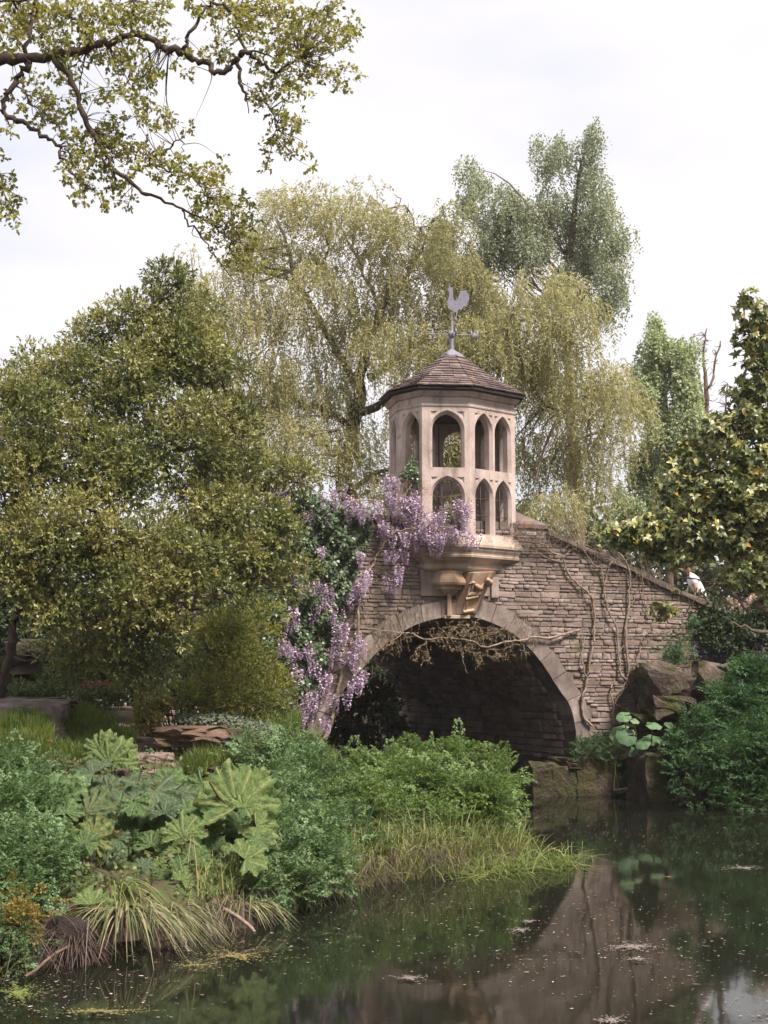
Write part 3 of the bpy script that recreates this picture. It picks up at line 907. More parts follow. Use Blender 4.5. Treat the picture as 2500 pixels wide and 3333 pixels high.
# --- oak boughs over the left of the pond (their trunk stands outside the picture)
k = .7233
oak = thing('oak_tree', (-5.6, 11.6, float(height(-5.6, 11.6))), 'oak with dark crooked boughs and fresh small leaves reaching across the sky', 'tree')
OB = [[(-700, 420, 60), (-420, 300, 52), (-160, 270, 40), (-40, 265, 26), (100, 260, 24), (220, 250, 21), (330, 232, 18), (420, 207, 17), (490, 190, 16), (560, 165, 15), (630, 152, 15), (690, 180, 14), (740, 215, 14), (800, 235, 14), (870, 265, 14), (930, 290, 13), (970, 322, 13), (1030, 308, 13), (1070, 265, 12), (1110, 237, 10), (1150, 260, 9), (1200, 305, 8), (1245, 325, 7), (1290, 295, 6), (1345, 260, 4)],
      [(1065, 285, 9), (1080, 340, 8), (1090, 400, 6), (1110, 440, 5), (1118, 510, 2)], [(1110, 440, 4), (1170, 445, 4), (1210, 480, 3), (1240, 540, 3), (1235, 600, 2)],
      [(1110, 237, 7), (1080, 160, 6), (1060, 80, 6), (1000, 25, 6), (940, 20, 6), (890, 80, 7), (845, 150, 7), (840, 200, 7), (820, 232, 8)], [(1110, 235, 5), (1190, 245, 4), (1250, 265, 2)],
      [(110, 262, 15), (128, 295, 14), (110, 312, 13), (60, 370, 13), (25, 440, 12), (12, 492, 11), (50, 535, 11), (110, 550, 10), (160, 592, 9), (220, 630, 9), (280, 662, 7), (270, 700, 7), (330, 780, 4), (370, 820, 2)],
      [(235, 250, 14), (310, 340, 13), (345, 420, 12), (370, 510, 12), (430, 610, 11), (480, 700, 9), (520, 770, 9), (570, 800, 8), (640, 860, 7), (740, 905, 6), (820, 945, 5), (930, 1000, 4), (1050, 1075, 3), (1170, 1140, 1.5)],
      [(820, 945, 4), (850, 1010, 4), (930, 1090, 3), (960, 1160, 2.5), (1040, 1210, 1.5)], [(580, 800, 6), (650, 745, 6), (720, 700, 5), (770, 645, 4), (810, 635, 3), (830, 680, 1.5)],
      [(690, 740, 4), (770, 775, 4), (850, 790, 3), (900, 830, 2.5), (940, 890, 1.5)], [(70, 385, 4), (130, 440, 4), (180, 500, 3), (210, 560, 1.5)],
      [(120, 250, 10), (140, 130, 9), (150, 60, 8), (160, -20, 6)], [(590, 160, 5), (592, 90, 5), (600, 0, 5)], [(-40, 8, 6), (60, 5, 6), (140, 0, 5)], [(200, 40, 4), (290, 70, 4), (350, 100, 3), (390, 165, 2)],
      [(-60, 640, 4), (-10, 780, 4), (30, 880, 3), (60, 960, 1.5)]]
acc = Acc()
rows = [[(x * k, y * k, r * k * 1.12) for x, y, r in row] for row in OB]
S = branches(acc, rows, 12.0, .012, 4, .12)
acc.obj('bough', M_BARK, oak, True)
q0 = at(-700 * k, 420 * k, 12.0)
acc = Acc()
smooth_tube(acc, [(q0.x - .4, 11.9, float(height(-5.6, 11.6)) - .3), (q0.x - .35, 11.9, 2.2), (q0.x - .15, 12.0, q0.z - .8), q0], [.62, .45, .38, .12], None, 5, 12, .03)
acc.obj('trunk', M_BARK, oak, True)
OL = [(60, 60, 90), (150, 120, 90), (250, 190, 80), (350, 210, 90), (420, 60, 80), (330, 50, 80), (500, 60, 70), (570, 100, 70), (640, 70, 80), (700, 110, 40), (860, 8, 30), (540, 280, 60), (620, 300, 70), (690, 340, 50), (460, 250, 60), (280, 320, 70), (200, 420, 60), (250, 500, 80), (180, 540, 40), (360, 440, 40), (480, 420, 50), (560, 430, 50), (640, 400, 60), (520, 560, 70), (470, 620, 60), (400, 650, 80), (560, 650, 60), (620, 690, 60), (480, 700, 60), (330, 760, 60), (400, 830, 50), (520, 820, 60), (360, 880, 40), (480, 900, 40), (560, 900, 40), (660, 500, 60), (740, 510, 40), (700, 570, 40), (860, 580, 30), (760, 560, 30), (760, 740, 60), (840, 760, 60), (920, 780, 60), (960, 840, 60), (980, 740, 40), (700, 800, 30), (780, 830, 30), (850, 840, 30), (930, 940, 70), (1000, 940, 70), (1080, 930, 60), (1110, 1000, 50), (1000, 1030, 60), (1060, 1050, 60), (930, 1050, 40), (1110, 1080, 50), (1080, 1150, 50), (1130, 1180, 50), (1000, 1150, 40), (1200, 1215, 30),
      (880, 40, 45), (960, 60, 55), (1020, 30, 60), (1100, 50, 70), (1180, 60, 80), (1260, 40, 60), (1300, 120, 80), (1380, 80, 70), (1450, 70, 60), (1500, 20, 50), (1580, 120, 50), (1520, 170, 70), (1440, 180, 70), (1360, 200, 70), (1290, 240, 60), (1240, 180, 60), (1160, 140, 60), (1060, 140, 50), (980, 210, 50), (1020, 260, 40), (880, 220, 40), (1180, 290, 50), (1280, 330, 50), (1370, 310, 60), (1450, 340, 50), (1520, 310, 50), (1600, 350, 30), (1550, 400, 30), (1360, 430, 40), (1290, 400, 50), (1220, 400, 50), (1180, 450, 40), (1140, 420, 30), (1230, 480, 40), (1290, 520, 40), (1330, 560, 40), (1280, 600, 50), (1220, 620, 40), (1300, 660, 40), (1360, 690, 35), (1390, 750, 25), (1190, 740, 30), (1200, 690, 30), (800, 300, 30), (840, 320, 20), (750, 180, 40),
      (40, 420, 30), (20, 580, 35), (10, 700, 20), (40, 800, 35), (60, 880, 40), (20, 960, 50), (70, 990, 25), (10, 830, 40), (120, 20, 80), (220, 60, 70), (20, 160, 80), (740, 30, 50), (420, 140, 60), (110, 360, 40), (300, 590, 50), (120, 480, 40), (330, 690, 50), (440, 760, 50), (600, 760, 40), (700, 690, 40), (600, 210, 50), (530, 200, 40)]
P, U, L_ = [], [], []
for x, y, r in OL:
    n = max(4, int(r * r / 125))
    yy = 12.12 + R.normal() * .2
    for _ in range(n):
        a = R.random() * 6.283; f = math.sqrt(R.random()) * r
        P.append(at((x + math.cos(a) * f) * k, (y + math.sin(a) * f * .9) * k, yy + R.normal() * .16))
P = np.array(P)
acc = Acc()
tw = twigs(acc, S, P[::4], .0035, .12)
acc.obj('twigs', M_BARK, oak, kind='stuff')
U = unit(runit(len(P)) + np.array([0, 0, -.1]))
M_OAK = leafmat('young_oak_leaf', [(0, (.10, .092, .028)), (.35, (.18, .17, .05)), (.7, (.29, .28, .085)), (1, (.28, .19, .08))], trans=.5, big=1.5)
V, F = sprigs(P, U, 7, .065, .039, .024, spread=.85, droop=.15)
addmesh('foliage', npmesh('foliage', V, F), M_OAK, oak, kind='stuff')

# --- the broad evergreen at the left
EV = [(530, 930, 45, 60, 18), (600, 905, 30, 40, 18.2), (440, 1030, 110, 80, 18), (620, 1030, 95, 90, 18.5), (300, 1120, 110, 85, 18), (700, 1000, 40, 40, 18.6), (560, 1150, 180, 130, 18), (160, 1215, 130, 85, 18), (40, 1280, 120, 100, 17.5), (720, 1210, 110, 110, 18), (380, 1270, 200, 140, 17.5), (800, 1370, 90, 85, 18), (150, 1400, 200, 160, 17.2), (600, 1400, 190, 140, 17.5), (740, 1500, 100, 80, 18), (1000, 1545, 85, 60, 18.5), (900, 1610, 100, 60, 18.5), (400, 1530, 200, 140, 17.2), (60, 1600, 160, 170, 17), (740, 1690, 150, 110, 17.5), (250, 1750, 220, 170, 16.8), (540, 1810, 200, 130, 17), (800, 1800, 130, 100, 17.8), (1020, 1860, 75, 60, 18.3), (60, 1850, 140, 150, 16.8), (420, 1950, 200, 130, 16.8), (190, 1990, 120, 90, 16.8), (660, 1910, 150, 90, 17), (800, 1890, 90, 80, 18), (520, 2030, 130, 90, 17.2), (350, 2090, 110, 80, 17.2), (450, 2180, 90, 60, 17.4), (960, 1720, 90, 80, 18), (930, 1830, 80, 60, 18.2), (640, 1610, 110, 70, 18.4), (260, 2150, 110, 60, 17.5), (1060, 1560, 50, 45, 18.5), (640, 1130, 90, 80, 18.3)]
tb = at(20, 2230, 18.0); tb.z = float(height(tb.x, tb.y))
ever = thing('evergreen_tree', tb, 'broad bushy evergreen with small olive and yellowish leaves left of the bridge', 'tree')
C0, A0 = lumps(EV, .75)
EV = [(q[0] - (22 if q[0] > 600 else 0) - (60 if q[0] > 850 else 0), q[1], q[2] * .9, q[3] * .92, q[4]) for q in EV]
sp, sr, sdir = clumpy(EV, 1050, (.11, .27), .75, inner=.2)
acc = Acc()
SB = branches(acc, [[(0, 2300, 17), (18, 2200, 17), (45, 2080, 16), (75, 1950, 14), (130, 1820, 12), (240, 1650, 10), (330, 1450, 8), (420, 1250, 6), (500, 1000, 3)], [(90, 1900, 9), (60, 1700, 8), (40, 1500, 6), (60, 1300, 4)], [(240, 1650, 7), (430, 1560, 6), (640, 1450, 5), (780, 1370, 3)], [(150, 1800, 8), (350, 1830, 7), (560, 1790, 6), (760, 1700, 4), (980, 1570, 2)], [(110, 1880, 8), (300, 1990, 7), (520, 2000, 5), (700, 1960, 3), (850, 1900, 2)]], 18.0, .03)
acc.obj('trunk', M_BARK, ever, True)
acc = Acc(); twigs(acc, SB, sp[::3], .012, .12, 4); acc.obj('branches', M_BARK, ever, kind='stuff')
n = 27500
Sp, Up, _ = shell(sp, sr, n, .6, .35)
M_EVER = leafmat('evergreen_leaf', [(0, (.035, .052, .017)), (.3, (.09, .108, .033)), (.55, (.175, .18, .058)), (.8, (.31, .285, .105)), (.955, (.44, .39, .17)), (.97, (.42, .17, .04))], trans=.32, rough=.42, spec=.45, big=1.3, bigamt=.55)
V, F = sprigs(Sp, Up, 7, .09, .051, .0225, spread=.75, fold=.16)
addmesh('foliage', npmesh('foliage', V, F), M_EVER, ever, kind='stuff')

# --- yellow-green yew beneath it
YW = [(700, 2190, 110, 120, 19.5), (820, 2130, 90, 110, 19.8), (780, 2290, 120, 70, 19.2), (870, 2230, 55, 80, 19.8), (640, 2260, 80, 70, 19), (760, 2050, 60, 70, 19.6), (830, 2010, 70, 70, 20.2), (720, 2090, 90, 80, 20)]
yb = at(760, 2360, 19.4)
yew = thing('yew_bush', yb, 'dense feathery yew bush with yellowish shoot tips above the flat mossy rock', 'bush')
sp2, sr2, _ = clumpy(YW, 120, (.10, .22), .8, inner=.35)
S2, U2, _ = shell(sp2, sr2, 4400, .6, .2)
acc = Acc()
for c in np.vstack([sp2[::6], [tuple(at(760, 2300, 19.4))]]): smooth_tube(acc, [yb, (np.array(yb) + c) / 2 + R.normal(size=3) * .06, c], .022, .006, 3, 5)
acc.obj('stems', M_BARK, yew, True)
M_YEW = leafmat('yew_needle', [(0, (.04, .055, .015)), (.4, (.10, .115, .025)), (.75, (.24, .23, .045)), (1, (.38, .34, .08))], trans=.3, big=2.0, bigamt=.5)
V, F = sprigs(S2, U2, 8, .12, .055, .012, spread=.55, wide=.3)
addmesh('foliage', npmesh('foliage', V, F), M_YEW, yew, kind='stuff')

# --- the magnolia at the right, large leathery leaves
MG = [(2440, 1010, 50, 50), (2475, 1110, 70, 80), (2450, 1240, 50, 90), (2440, 1390, 80, 80), (2370, 1480, 90, 70), (2250, 1570, 100, 70), (2350, 1620, 110, 80), (2480, 1550, 100, 110), (2200, 1660, 60, 50), (2280, 1720, 90, 50), (2120, 1745, 90, 32), (2010, 1745, 60, 26), (2400, 1750, 100, 70), (2490, 1780, 70, 80), (2310, 1785, 80, 26), (2200, 1815, 50, 32), (2420, 1860, 50, 35), (2165, 1885, 40, 28), (2560, 1300, 70, 150), (2590, 1600, 80, 150), (2520, 1930, 40, 40), (2430, 1650, 100, 90), (2260, 1640, 90, 70), (2370, 1390, 60, 60), (2180, 1720, 80, 50), (2330, 1740, 90, 60), (2480, 1400, 60, 90), (2470, 1670, 90, 90), (2500, 1200, 50, 90), (2080, 1740, 80, 35), (2370, 1885, 50, 34), (2410, 1930, 60, 30), (2480, 1880, 60, 60), (2400, 1560, 90, 80), (2250, 1500, 50, 40), (2430, 1310, 60, 70), (2300, 1680, 90, 60), (2150, 1790, 70, 30), (2490, 1040, 40, 60), (2440, 1150, 50, 60), (2250, 1770, 80, 40), (2150, 1990, 20, 26), (2170, 1690, 70, 46), (2030, 1742, 70, 26), (2100, 1735, 70, 34), (2190, 1600, 60, 46), (2260, 1460, 55, 46), (2340, 1420, 70, 60), (2230, 1540, 60, 50)]
YM = 21.5
mb = at(2640, 2150, YM); mb.z = float(height(mb.x, mb.y))
mag = thing('magnolia_tree', mb, 'magnolia at the right edge with large glossy leaves, some turned yellow', 'tree')
acc = Acc()
SM = branches(acc, [[(2650, 2300, 26), (2640, 2100, 24), (2620, 1850, 20), (2590, 1600, 16), (2540, 1350, 11), (2490, 1150, 7), (2450, 990, 3)], [(2620, 1850, 12), (2480, 1790, 10), (2330, 1745, 8), (2160, 1745, 5), (2000, 1750, 2)], [(2600, 1680, 10), (2450, 1620, 8), (2300, 1590, 5), (2200, 1640, 3)], [(2570, 1480, 8), (2450, 1440, 6), (2370, 1470, 3)],
                    [(2630, 1950, 9), (2500, 1985, 7), (2420, 1965, 6), (2330, 1900, 4), (2200, 1880, 2)], [(2640, 2000, 8), (2520, 2040, 6), (2440, 2045, 5), (2380, 2025, 2)], [(2430, 1960, 4), (2400, 1900, 3), (2380, 1860, 2)], [(2330, 1900, 3), (2260, 1950, 2.5), (2215, 2010, 2)]], YM, .03)
acc.obj('trunk', M_BARK2, mag, True)
sp3, sr3, _ = clumpy([q + (YM,) for q in MG], 560, (.10, .22), .9, inner=.15)
acc = Acc(); twigs(acc, SM, sp3, .006, .12, 4); acc.obj('twigs', M_BARK2, mag, kind='stuff')
def big_leaf(name, seed, mat, L=1.0, W=.46):
    r = np.random.default_rng(seed); V, F = [], []
    n = 4
    for i in range(n):
        t = i / (n - 1); w = W / 2 * (math.sin(math.pi * min(1, t ** .85 * .97 + .03)) ** .75) + .012
        zc = .10 * math.sin(t * 3.0) - .16 * t * t + r.normal() * .008
        V += [(t * L, -w, zc + .22 * w + r.normal() * .012), (t * L, 0, zc), (t * L, w, zc + .22 * w + r.normal() * .012)]
    for i in range(n - 1):
        a = 3 * i; F += [(a, a + 3, a + 4, a + 1), (a + 1, a + 4, a + 5, a + 2)]
    me = pymesh(name, V, F, True)
    if mat: me.materials.append(mat)
    return me
def objleafmat(name, stops, trans=.2, rough=.35, spec=.5, back=None):
    m, t, b, o = newmat(name)
    c = ramp(t, rnd(t), stops)
    if back: c = mixc(t, nd(t, 'NewGeometry').outputs['Backfacing'], c, back)
    t.links.new(c, b.inputs['Base Color']); b.inputs['Roughness'].default_value = rough; b.inputs['Specular IOR Level'].default_value = spec
    tr = nd(t, 'BsdfTranslucent'); t.links.new(mixc(t, 1, c, (1.2, 1.25, .7), 'MULTIPLY'), tr.inputs[0])
    ms = nd(t, 'MixShader'); ms.inputs[0].default_value = trans
    t.links.new(b.outputs[0], ms.inputs[1]); t.links.new(tr.outputs[0], ms.inputs[2]); t.links.new(ms.outputs[0], o.inputs[0])
    return m
M_MAG = objleafmat('magnolia_leaf', [(0, (.055, .08, .03)), (.4, (.125, .15, .055)), (.75, (.25, .25, .10)), (.95, (.37, .345, .14)), (.985, (.46, .34, .06)), (1, (.42, .20, .04))])
MGV = [big_leaf('leaf', 200 + i, M_MAG) for i in range(6)]
Sm, Um, _ = shell(sp3, sr3, 4000, .5, .3)
near, far = [], []
for p, u_ in zip(Sm, Um):
    u_ = unit(u_ + R.normal(size=3) * .3)
    kk = R.integers(5, 7)
    side = unit(np.cross(u_, runit(1)[0])); oth = np.cross(u_, side)
    for i in range(kk):
        a = 6.283 * i / kk + R.normal() * .25
        d = unit(u_ * R.uniform(.25, .8) + side * math.cos(a) + oth * math.sin(a) + np.array([0, 0, -.12]))
        nrm = unit(u_ - d * (u_ @ d)); sd2 = np.cross(nrm, d)
        L = R.uniform(.08, .135)
        M4 = Matrix(np.vstack([np.column_stack([d * L, sd2 * L, nrm * L, p]), [0, 0, 0, 1]]).tolist())
        px = 1250 + FPX * p[0] / p[1]
        (near if px < 2490 else far).append((L / p[1] * (1 + .5 * R.random()) - (.02 if p[1] > YM + .1 else 0), M4))
near.sort(key=lambda q: -q[0])
for _, M4 in near[:300]: place(MGV, 'leaf', mag, M4)
stuffed(MGV, [q[1] for q in near[300:] + far], 'foliage', M_MAG, mag)

# --- weeping willow behind the bridge
def weep(rows, n, Lm, step, Y=None, depth=1.0, droop=1.0, LL=.09, LW=.014, out=.25, jit=.5, inner=.1):
    cp, cr, _ = clumpy(rows, len(rows) * 11, (.22, .55), depth, inner=.1)
    S, U, _ = shell(cp, cr, n, inner, .25)
    h = unit(np.hstack([U[:, :2], np.zeros((n, 1))]) + R.normal(size=(n, 3)) * .3)
    Ls = R.uniform(.5, 1.4, n) * Lm
    m = int(Lm / step)
    t = np.linspace(0.02, 1, m)
    P = S[:, None] + h[:, None] * (out * Ls[:, None, None] * np.sqrt(t)[None, :, None]) + np.array([0, 0, -1.0]) * (droop * Ls[:, None, None] * (t ** 1.4)[None, :, None])
    P += R.normal(size=(n, 1, 3)) * .0 + np.cumsum(R.normal(size=P.shape) * .006, axis=1)
    strands = P
    D = np.array([0, 0, -1.0]) * droop + h[:, None] * .3 + R.normal(size=P.shape) * jit
    P = P.reshape(-1, 3); D = D.reshape(-1, 3)
    V, F = leaves(P, D, runit(len(P)), LL * R.uniform(.6, 1.3, len(P)), LW, .1, .4)
    return V, F, strands
def strand_mesh(strands, r=.006):
    s_ = strands[:, ::max(1, strands.shape[1] // 6)]
    n, k_, _ = s_.shape
    o_ = np.array([r, 0, 0])
    V = np.stack([s_ - o_, s_ + o_], 2).reshape(-1, 3)
    i = (np.arange(n)[:, None] * k_ + np.arange(k_ - 1)[None]).ravel() * 2
    return V, np.stack([i, i + 1, i + 3, i + 2], -1)
WIL = [(930, 680, 70, 70), (1060, 680, 110, 70), (1180, 650, 90, 50), (860, 800, 100, 90), (1000, 820, 150, 100), (1200, 770, 140, 100), (1350, 740, 120, 80), (1460, 720, 60, 70), (1420, 850, 110, 90), (1330, 900, 120, 90),
       (1640, 930, 120, 70), (1780, 920, 110, 70), (1900, 1000, 70, 80), (1700, 1020, 170, 90), (1850, 1100, 120, 100), (1560, 1000, 120, 100), (1600, 1100, 150, 110), (1750, 1250, 190, 140), (1930, 1280, 90, 140), (1720, 1440, 150, 110), (1860, 1500, 140, 110), (1960, 1540, 90, 90), (1800, 1620, 130, 50), (1990, 1420, 60, 100),
       (780, 1010, 120, 110), (950, 1030, 150, 120), (1120, 1010, 120, 110), (720, 1200, 100, 130), (900, 1250, 140, 130), (1090, 1240, 120, 120), (1240, 1150, 100, 100), (800, 1430, 120, 110), (990, 1430, 140, 100), (1150, 1430, 90, 90), (1200, 1570, 70, 50), (720, 1480, 90, 80), (1480, 1080, 120, 90), (1300, 1010, 110, 90), (1400, 1020, 100, 90), (1350, 1130, 110, 90), (1450, 1280, 120, 110), (1350, 1400, 110, 100), (1460, 1470, 130, 100), (1300, 1560, 100, 60), (1530, 1590, 110, 60), (1560, 1400, 110, 110), (640, 900, 90, 110), (680, 1050, 90, 90), (1050, 900, 110, 80), (760, 860, 90, 80), (1500, 880, 80, 80), (1250, 880, 110, 80), (2020, 1250, 60, 110), (650, 1350, 90, 100)]
WD_ = {0: 27, 1: 27}
YWI = 37.0
wb = at(1150, 1900, 38.5); wb.z = float(height(wb.x, wb.y))
wil = thing('willow_tree', wb, 'huge weeping willow with long pale hanging shoots behind the bridge', 'tree')
rowsW = [(x, y, rx, ry, YWI + R.uniform(-1.2, 1.2)) for x, y, rx, ry in WIL]
thin, thick = rowsW[:10], rowsW[10:]
M_WIL = leafmat('willow_leaf', [(0, (.17, .165, .085)), (.4, (.29, .275, .145)), (.8, (.42, .385, .225)), (1, (.52, .47, .30))], trans=.5, big=.35, bigamt=.4)
V1, F1, s1 = weep(thin, 2500, .5, .05, depth=1.1, droop=.6, LL=.115, LW=.034, out=.7, jit=1.3, inner=.05)
V2, F2, s2 = weep(thick, 8800, .95, .05, depth=1.2, droop=1.0, LL=.125, LW=.034, out=.42, jit=.95, inner=.2)
V, F = np.vstack([V1, V2]), np.vstack([F1, F2 + len(V1)])
addmesh('foliage', npmesh('foliage', V, F), M_WIL, wil, kind='stuff')
a1 = strand_mesh(s1[::3], .005); a2 = strand_mesh(s2[::4], .004)
acc = Acc(); acc.add(*a1); acc.add(*a2); acc.obj('hanging_shoots', bark('willow_shoot', (.14, .12, .05), (.24, .20, .09)), wil, kind='stuff')
acc = Acc()
SW = branches(acc, [[(1150, 1950, 34), (1140, 1700, 30), (1130, 1500, 27), (1165, 1300, 22), (1190, 1150, 18), (1240, 1000, 13), (1320, 900, 9), (1390, 780, 6), (1440, 670, 3)], [(1175, 1250, 14), (1080, 1110, 12), (990, 960, 9), (930, 800, 6), (890, 660, 3)], [(1150, 1400, 14), (1040, 1330, 11), (930, 1290, 8), (800, 1180, 5), (700, 1150, 3)], [(1200, 1230, 13), (1350, 1130, 10), (1500, 1080, 8), (1680, 1050, 6), (1800, 960, 4)],
                    [(1160, 1350, 14), (1400, 1250, 11), (1650, 1180, 8), (1790, 1100, 5), (1880, 1000, 3)], [(1140, 1500, 12), (1030, 1440, 9), (960, 1390, 6), (880, 1340, 3)], [(1240, 1000, 7), (1180, 870, 5), (1150, 760, 4), (1150, 640, 2)], [(1390, 780, 4), (1330, 690, 3), (1290, 640, 1.5)], [(990, 960, 5), (1060, 840, 4), (1080, 720, 3), (1060, 640, 1.5)], [(1650, 1180, 6), (1780, 1310, 5), (1960, 1400, 3)], [(1500, 1080, 5), (1560, 980, 4), (1600, 900, 2)], [(1140, 1600, 10), (1260, 1520, 8), (1400, 1500, 5)]], 38.0, .06)
acc.obj('trunk', M_BARK, wil, True)
P_, _, _ = shell(*lumps(rowsW, 1.0), 260, .2)
acc = Acc(); twigs(acc, SW, P_, .012, .10, 4, taper=.4); acc.obj('branches', M_BARK2, wil, kind='stuff')

# --- tall birch behind the willow, smaller ones at the right
def birch(rows, Y, n, trunk, label, seed, cols, size=1.0):
    b0 = at(trunk[0][0], trunk[0][1], Y); b0.z = float(height(b0.x, b0.y))
    tr_ = thing('birch_tree', b0, label, 'tree', 'birches behind the willow')
    rr = [(x, y, rx, ry, Y + R.uniform(-1, 1)) for x, y, rx, ry in rows]
    sp_, sr_, _ = clumpy(rr, max(110, len(rows) * 24), (.08 * size, .26 * size), 1.0, inner=.05)
    sr_[:, 2] *= 2.3
    q = [(p[0], p[1], p[0], 0) for p in sp_]
    S, U, _ = shell(sp_, sr_, n, .3, .1)
    L = R.uniform(.3, 1.0, n) * size
    m = 15; t = np.linspace(0, 1, m)
    h = unit(np.hstack([U[:, :2], np.zeros((n, 1))]))
    P = S[:, None] + h[:, None] * (.25 * L[:, None, None] * t[None, :, None]) - np.array([0, 0, 1.0]) * (L[:, None, None] * (t ** 1.3)[None, :, None])
    P = P.reshape(-1, 3) + R.normal(size=(n * m, 3)) * .04
    V, F = leaves(P, np.array([0, 0, -.8]) + runit(len(P)), runit(len(P)), .10 * R.uniform(.7, 1.3, len(P)), .065, .1, .4)
    addmesh('foliage', npmesh('foliage', V, F), leafmat('birch_leaf', cols, trans=.4, big=.3, bigamt=.35), tr_, kind='stuff')
    acc = Acc()
    SB_ = branches(acc, [trunk], Y, .05)
    acc.obj('trunk', M_BARK2, tr_, True)
    acc = Acc(); twigs(acc, SB_, sp_[::7], .009, .10, 4, taper=.35, rise=.9); acc.obj('branches', M_BARK2, tr_, kind='stuff')
BC = [(0, (.15, .17, .11)), (.45, (.26, .285, .20)), (.85, (.36, .38, .28)), (1, (.42, .44, .33))]
birch([(1440, 760, 70, 70), (1620, 760, 110, 90), (1560, 820, 90, 70), (1930, 440, 45, 60), (1900, 540, 60, 100), (1790, 500, 60, 90), (1745, 430, 25, 40), (1570, 590, 45, 60), (1510, 560, 25, 40), (1530, 660, 50, 50), (1650, 660, 100, 90), (1790, 690, 130, 100), (1950, 660, 70, 120), (2010, 780, 60, 100), (1900, 820, 110, 90), (1720, 800, 110, 80), (2000, 900, 60, 70), (1960, 980, 70, 60), (1840, 900, 80, 70)], 50, 3700,
      [(1890, 1900, 24), (1870, 1500, 20), (1850, 1000, 14), (1870, 720, 9), (1900, 520, 5), (1950, 380, 2)], 'tall grey-green birch whose ragged top rises highest behind the willow', 1, BC, 1.15)
birch([(2135, 1060, 30, 50), (2120, 1140, 70, 60), (2200, 1160, 70, 70), (2100, 1250, 60, 80), (2230, 1260, 60, 70), (2150, 1390, 70, 80), (2260, 1390, 45, 80), (2100, 1510, 70, 80), (2200, 1530, 80, 80), (2080, 1640, 80, 60), (2200, 1650, 80, 50)], 44, 3600,
      [(2180, 1950, 16), (2170, 1600, 12), (2165, 1350, 9), (2150, 1150, 5), (2140, 1040, 2)], 'smaller pale green birch between the willow and the magnolia', 2, [(p, (c[0] * 1.15, c[1] * 1.2, c[2] * 1.0)) for p, c in BC], .9)
# a bare tree beyond, and the far wood that closes the view
bt = at(2300, 1900, 62); bt.z = 2.3
bare = thing('bare_tree', bt, 'leafless reddish tree top showing beside the magnolia', 'tree')
acc = Acc()
SBt = branches(acc, [[(2300, 1950, 14), (2300, 1500, 11), (2295, 1300, 8), (2290, 1150, 4), (2300, 1070, 2)], [(2296, 1320, 5), (2270, 1220, 4), (2255, 1130, 2)], [(2297, 1300, 5), (2325, 1200, 4), (2345, 1110, 2)], [(2300, 1500, 6), (2350, 1380, 4), (2370, 1250, 2)]], 62, .05)
acc.obj('trunk', M_BARK2, bare, True)
P_, _, _ = shell(*lumps([(2290, 1150, 60, 80, 62), (2300, 1300, 80, 90, 62), (2330, 1420, 70, 80, 62)], 1), 240, .2)
acc = Acc(); twigs(acc, SBt, P_, .016, .15, 3, taper=.5); acc.obj('twigs', bark('reddish_twig', (.10, .06, .055), (.17, .11, .10)), bare, kind='stuff')
rows = []
for x in range(-300, 2900, 105):
    rows.append((x, R.uniform(1640, 1800) - (250 if x < 500 else 0), 110, R.uniform(90, 150), 62 + R.uniform(-4, 4)))
    rows.append((x + 50, R.uniform(1850, 2000), 120, 150, 60 + R.uniform(-3, 3)))
sp_, sr_, _ = clumpy(rows, 700, (.5, 1.2), 1.0, inner=.3)
S, U, _ = shell(sp_, sr_, 13000, .6, .1)
V, F = sprigs(S, U, 3, .2, .36, .21, spread=.9)
far = addmesh('far_wood', npmesh('far_wood', V, F), leafmat('far_leaf', [(0, (.05, .062, .026)), (.6, (.11, .12, .05)), (1, (.18, .18, .08))], trans=.35, big=.15, bigamt=.5))
tag(far, 'hazy green wood closing the view beyond the willow', 'wood', kind='stuff')
# dark shrubs on the bank seen through the arch, and at its left foot
def bush(name, rows, label, cat, mat, n, k_, ln, L, W, sub=(.12, .25), nsub=80, group=None, base=None, depth=.9, stem_mat=None, Yb=None, spread=.8, wide=.45, fold=.12, inner=.3, stems=True):
    Ys = [q[4] for q in rows]
    b0 = base if base is not None else at(np.mean([q[0] for q in rows]), max(q[1] + q[3] for q in rows), float(np.mean(Ys)))
    g = thing(name, b0, label, cat, group)
    sp_, sr_, _ = clumpy(rows, nsub, sub, depth, inner=inner)
    S, U, _ = shell(sp_, sr_, n, .5, .25)
    V, F = sprigs(S, U, k_, ln, L, W, spread, fold=fold, wide=wide)
    addmesh('foliage', npmesh('foliage', V, F), mat, g, kind='stuff')
    if stems:
        acc = Acc()
        gz = float(height(b0.x, b0.y))
        for c in sp_[::4]:
            f = np.array([b0.x + (c[0] - b0.x) * .4, b0.y + (c[1] - b0.y) * .4, min(c[2] - .05, max(gz, b0.z - .1))])
            smooth_tube(acc, [f, (f + c) / 2 + R.normal(size=3) * .04, c], .012, .004, 3, 4)
        acc.obj('stems', stem_mat or M_BARK2, g)
    return g
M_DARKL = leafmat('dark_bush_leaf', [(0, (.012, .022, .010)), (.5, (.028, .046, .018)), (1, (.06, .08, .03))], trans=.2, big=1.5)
bush('laurel_bush', [(1200, 2330, 110, 150, 33), (1080, 2380, 90, 120, 32), (1330, 2300, 90, 160, 36), (1230, 2200, 110, 110, 37), (1400, 2380, 90, 100, 38), (1130, 2260, 90, 100, 36), (1050, 2450, 60, 60, 29)], 'dark bush filling the far side of the arch', 'bush', M_DARKL, 5200, 5, .12, .11, .05, (.2, .4), 160)

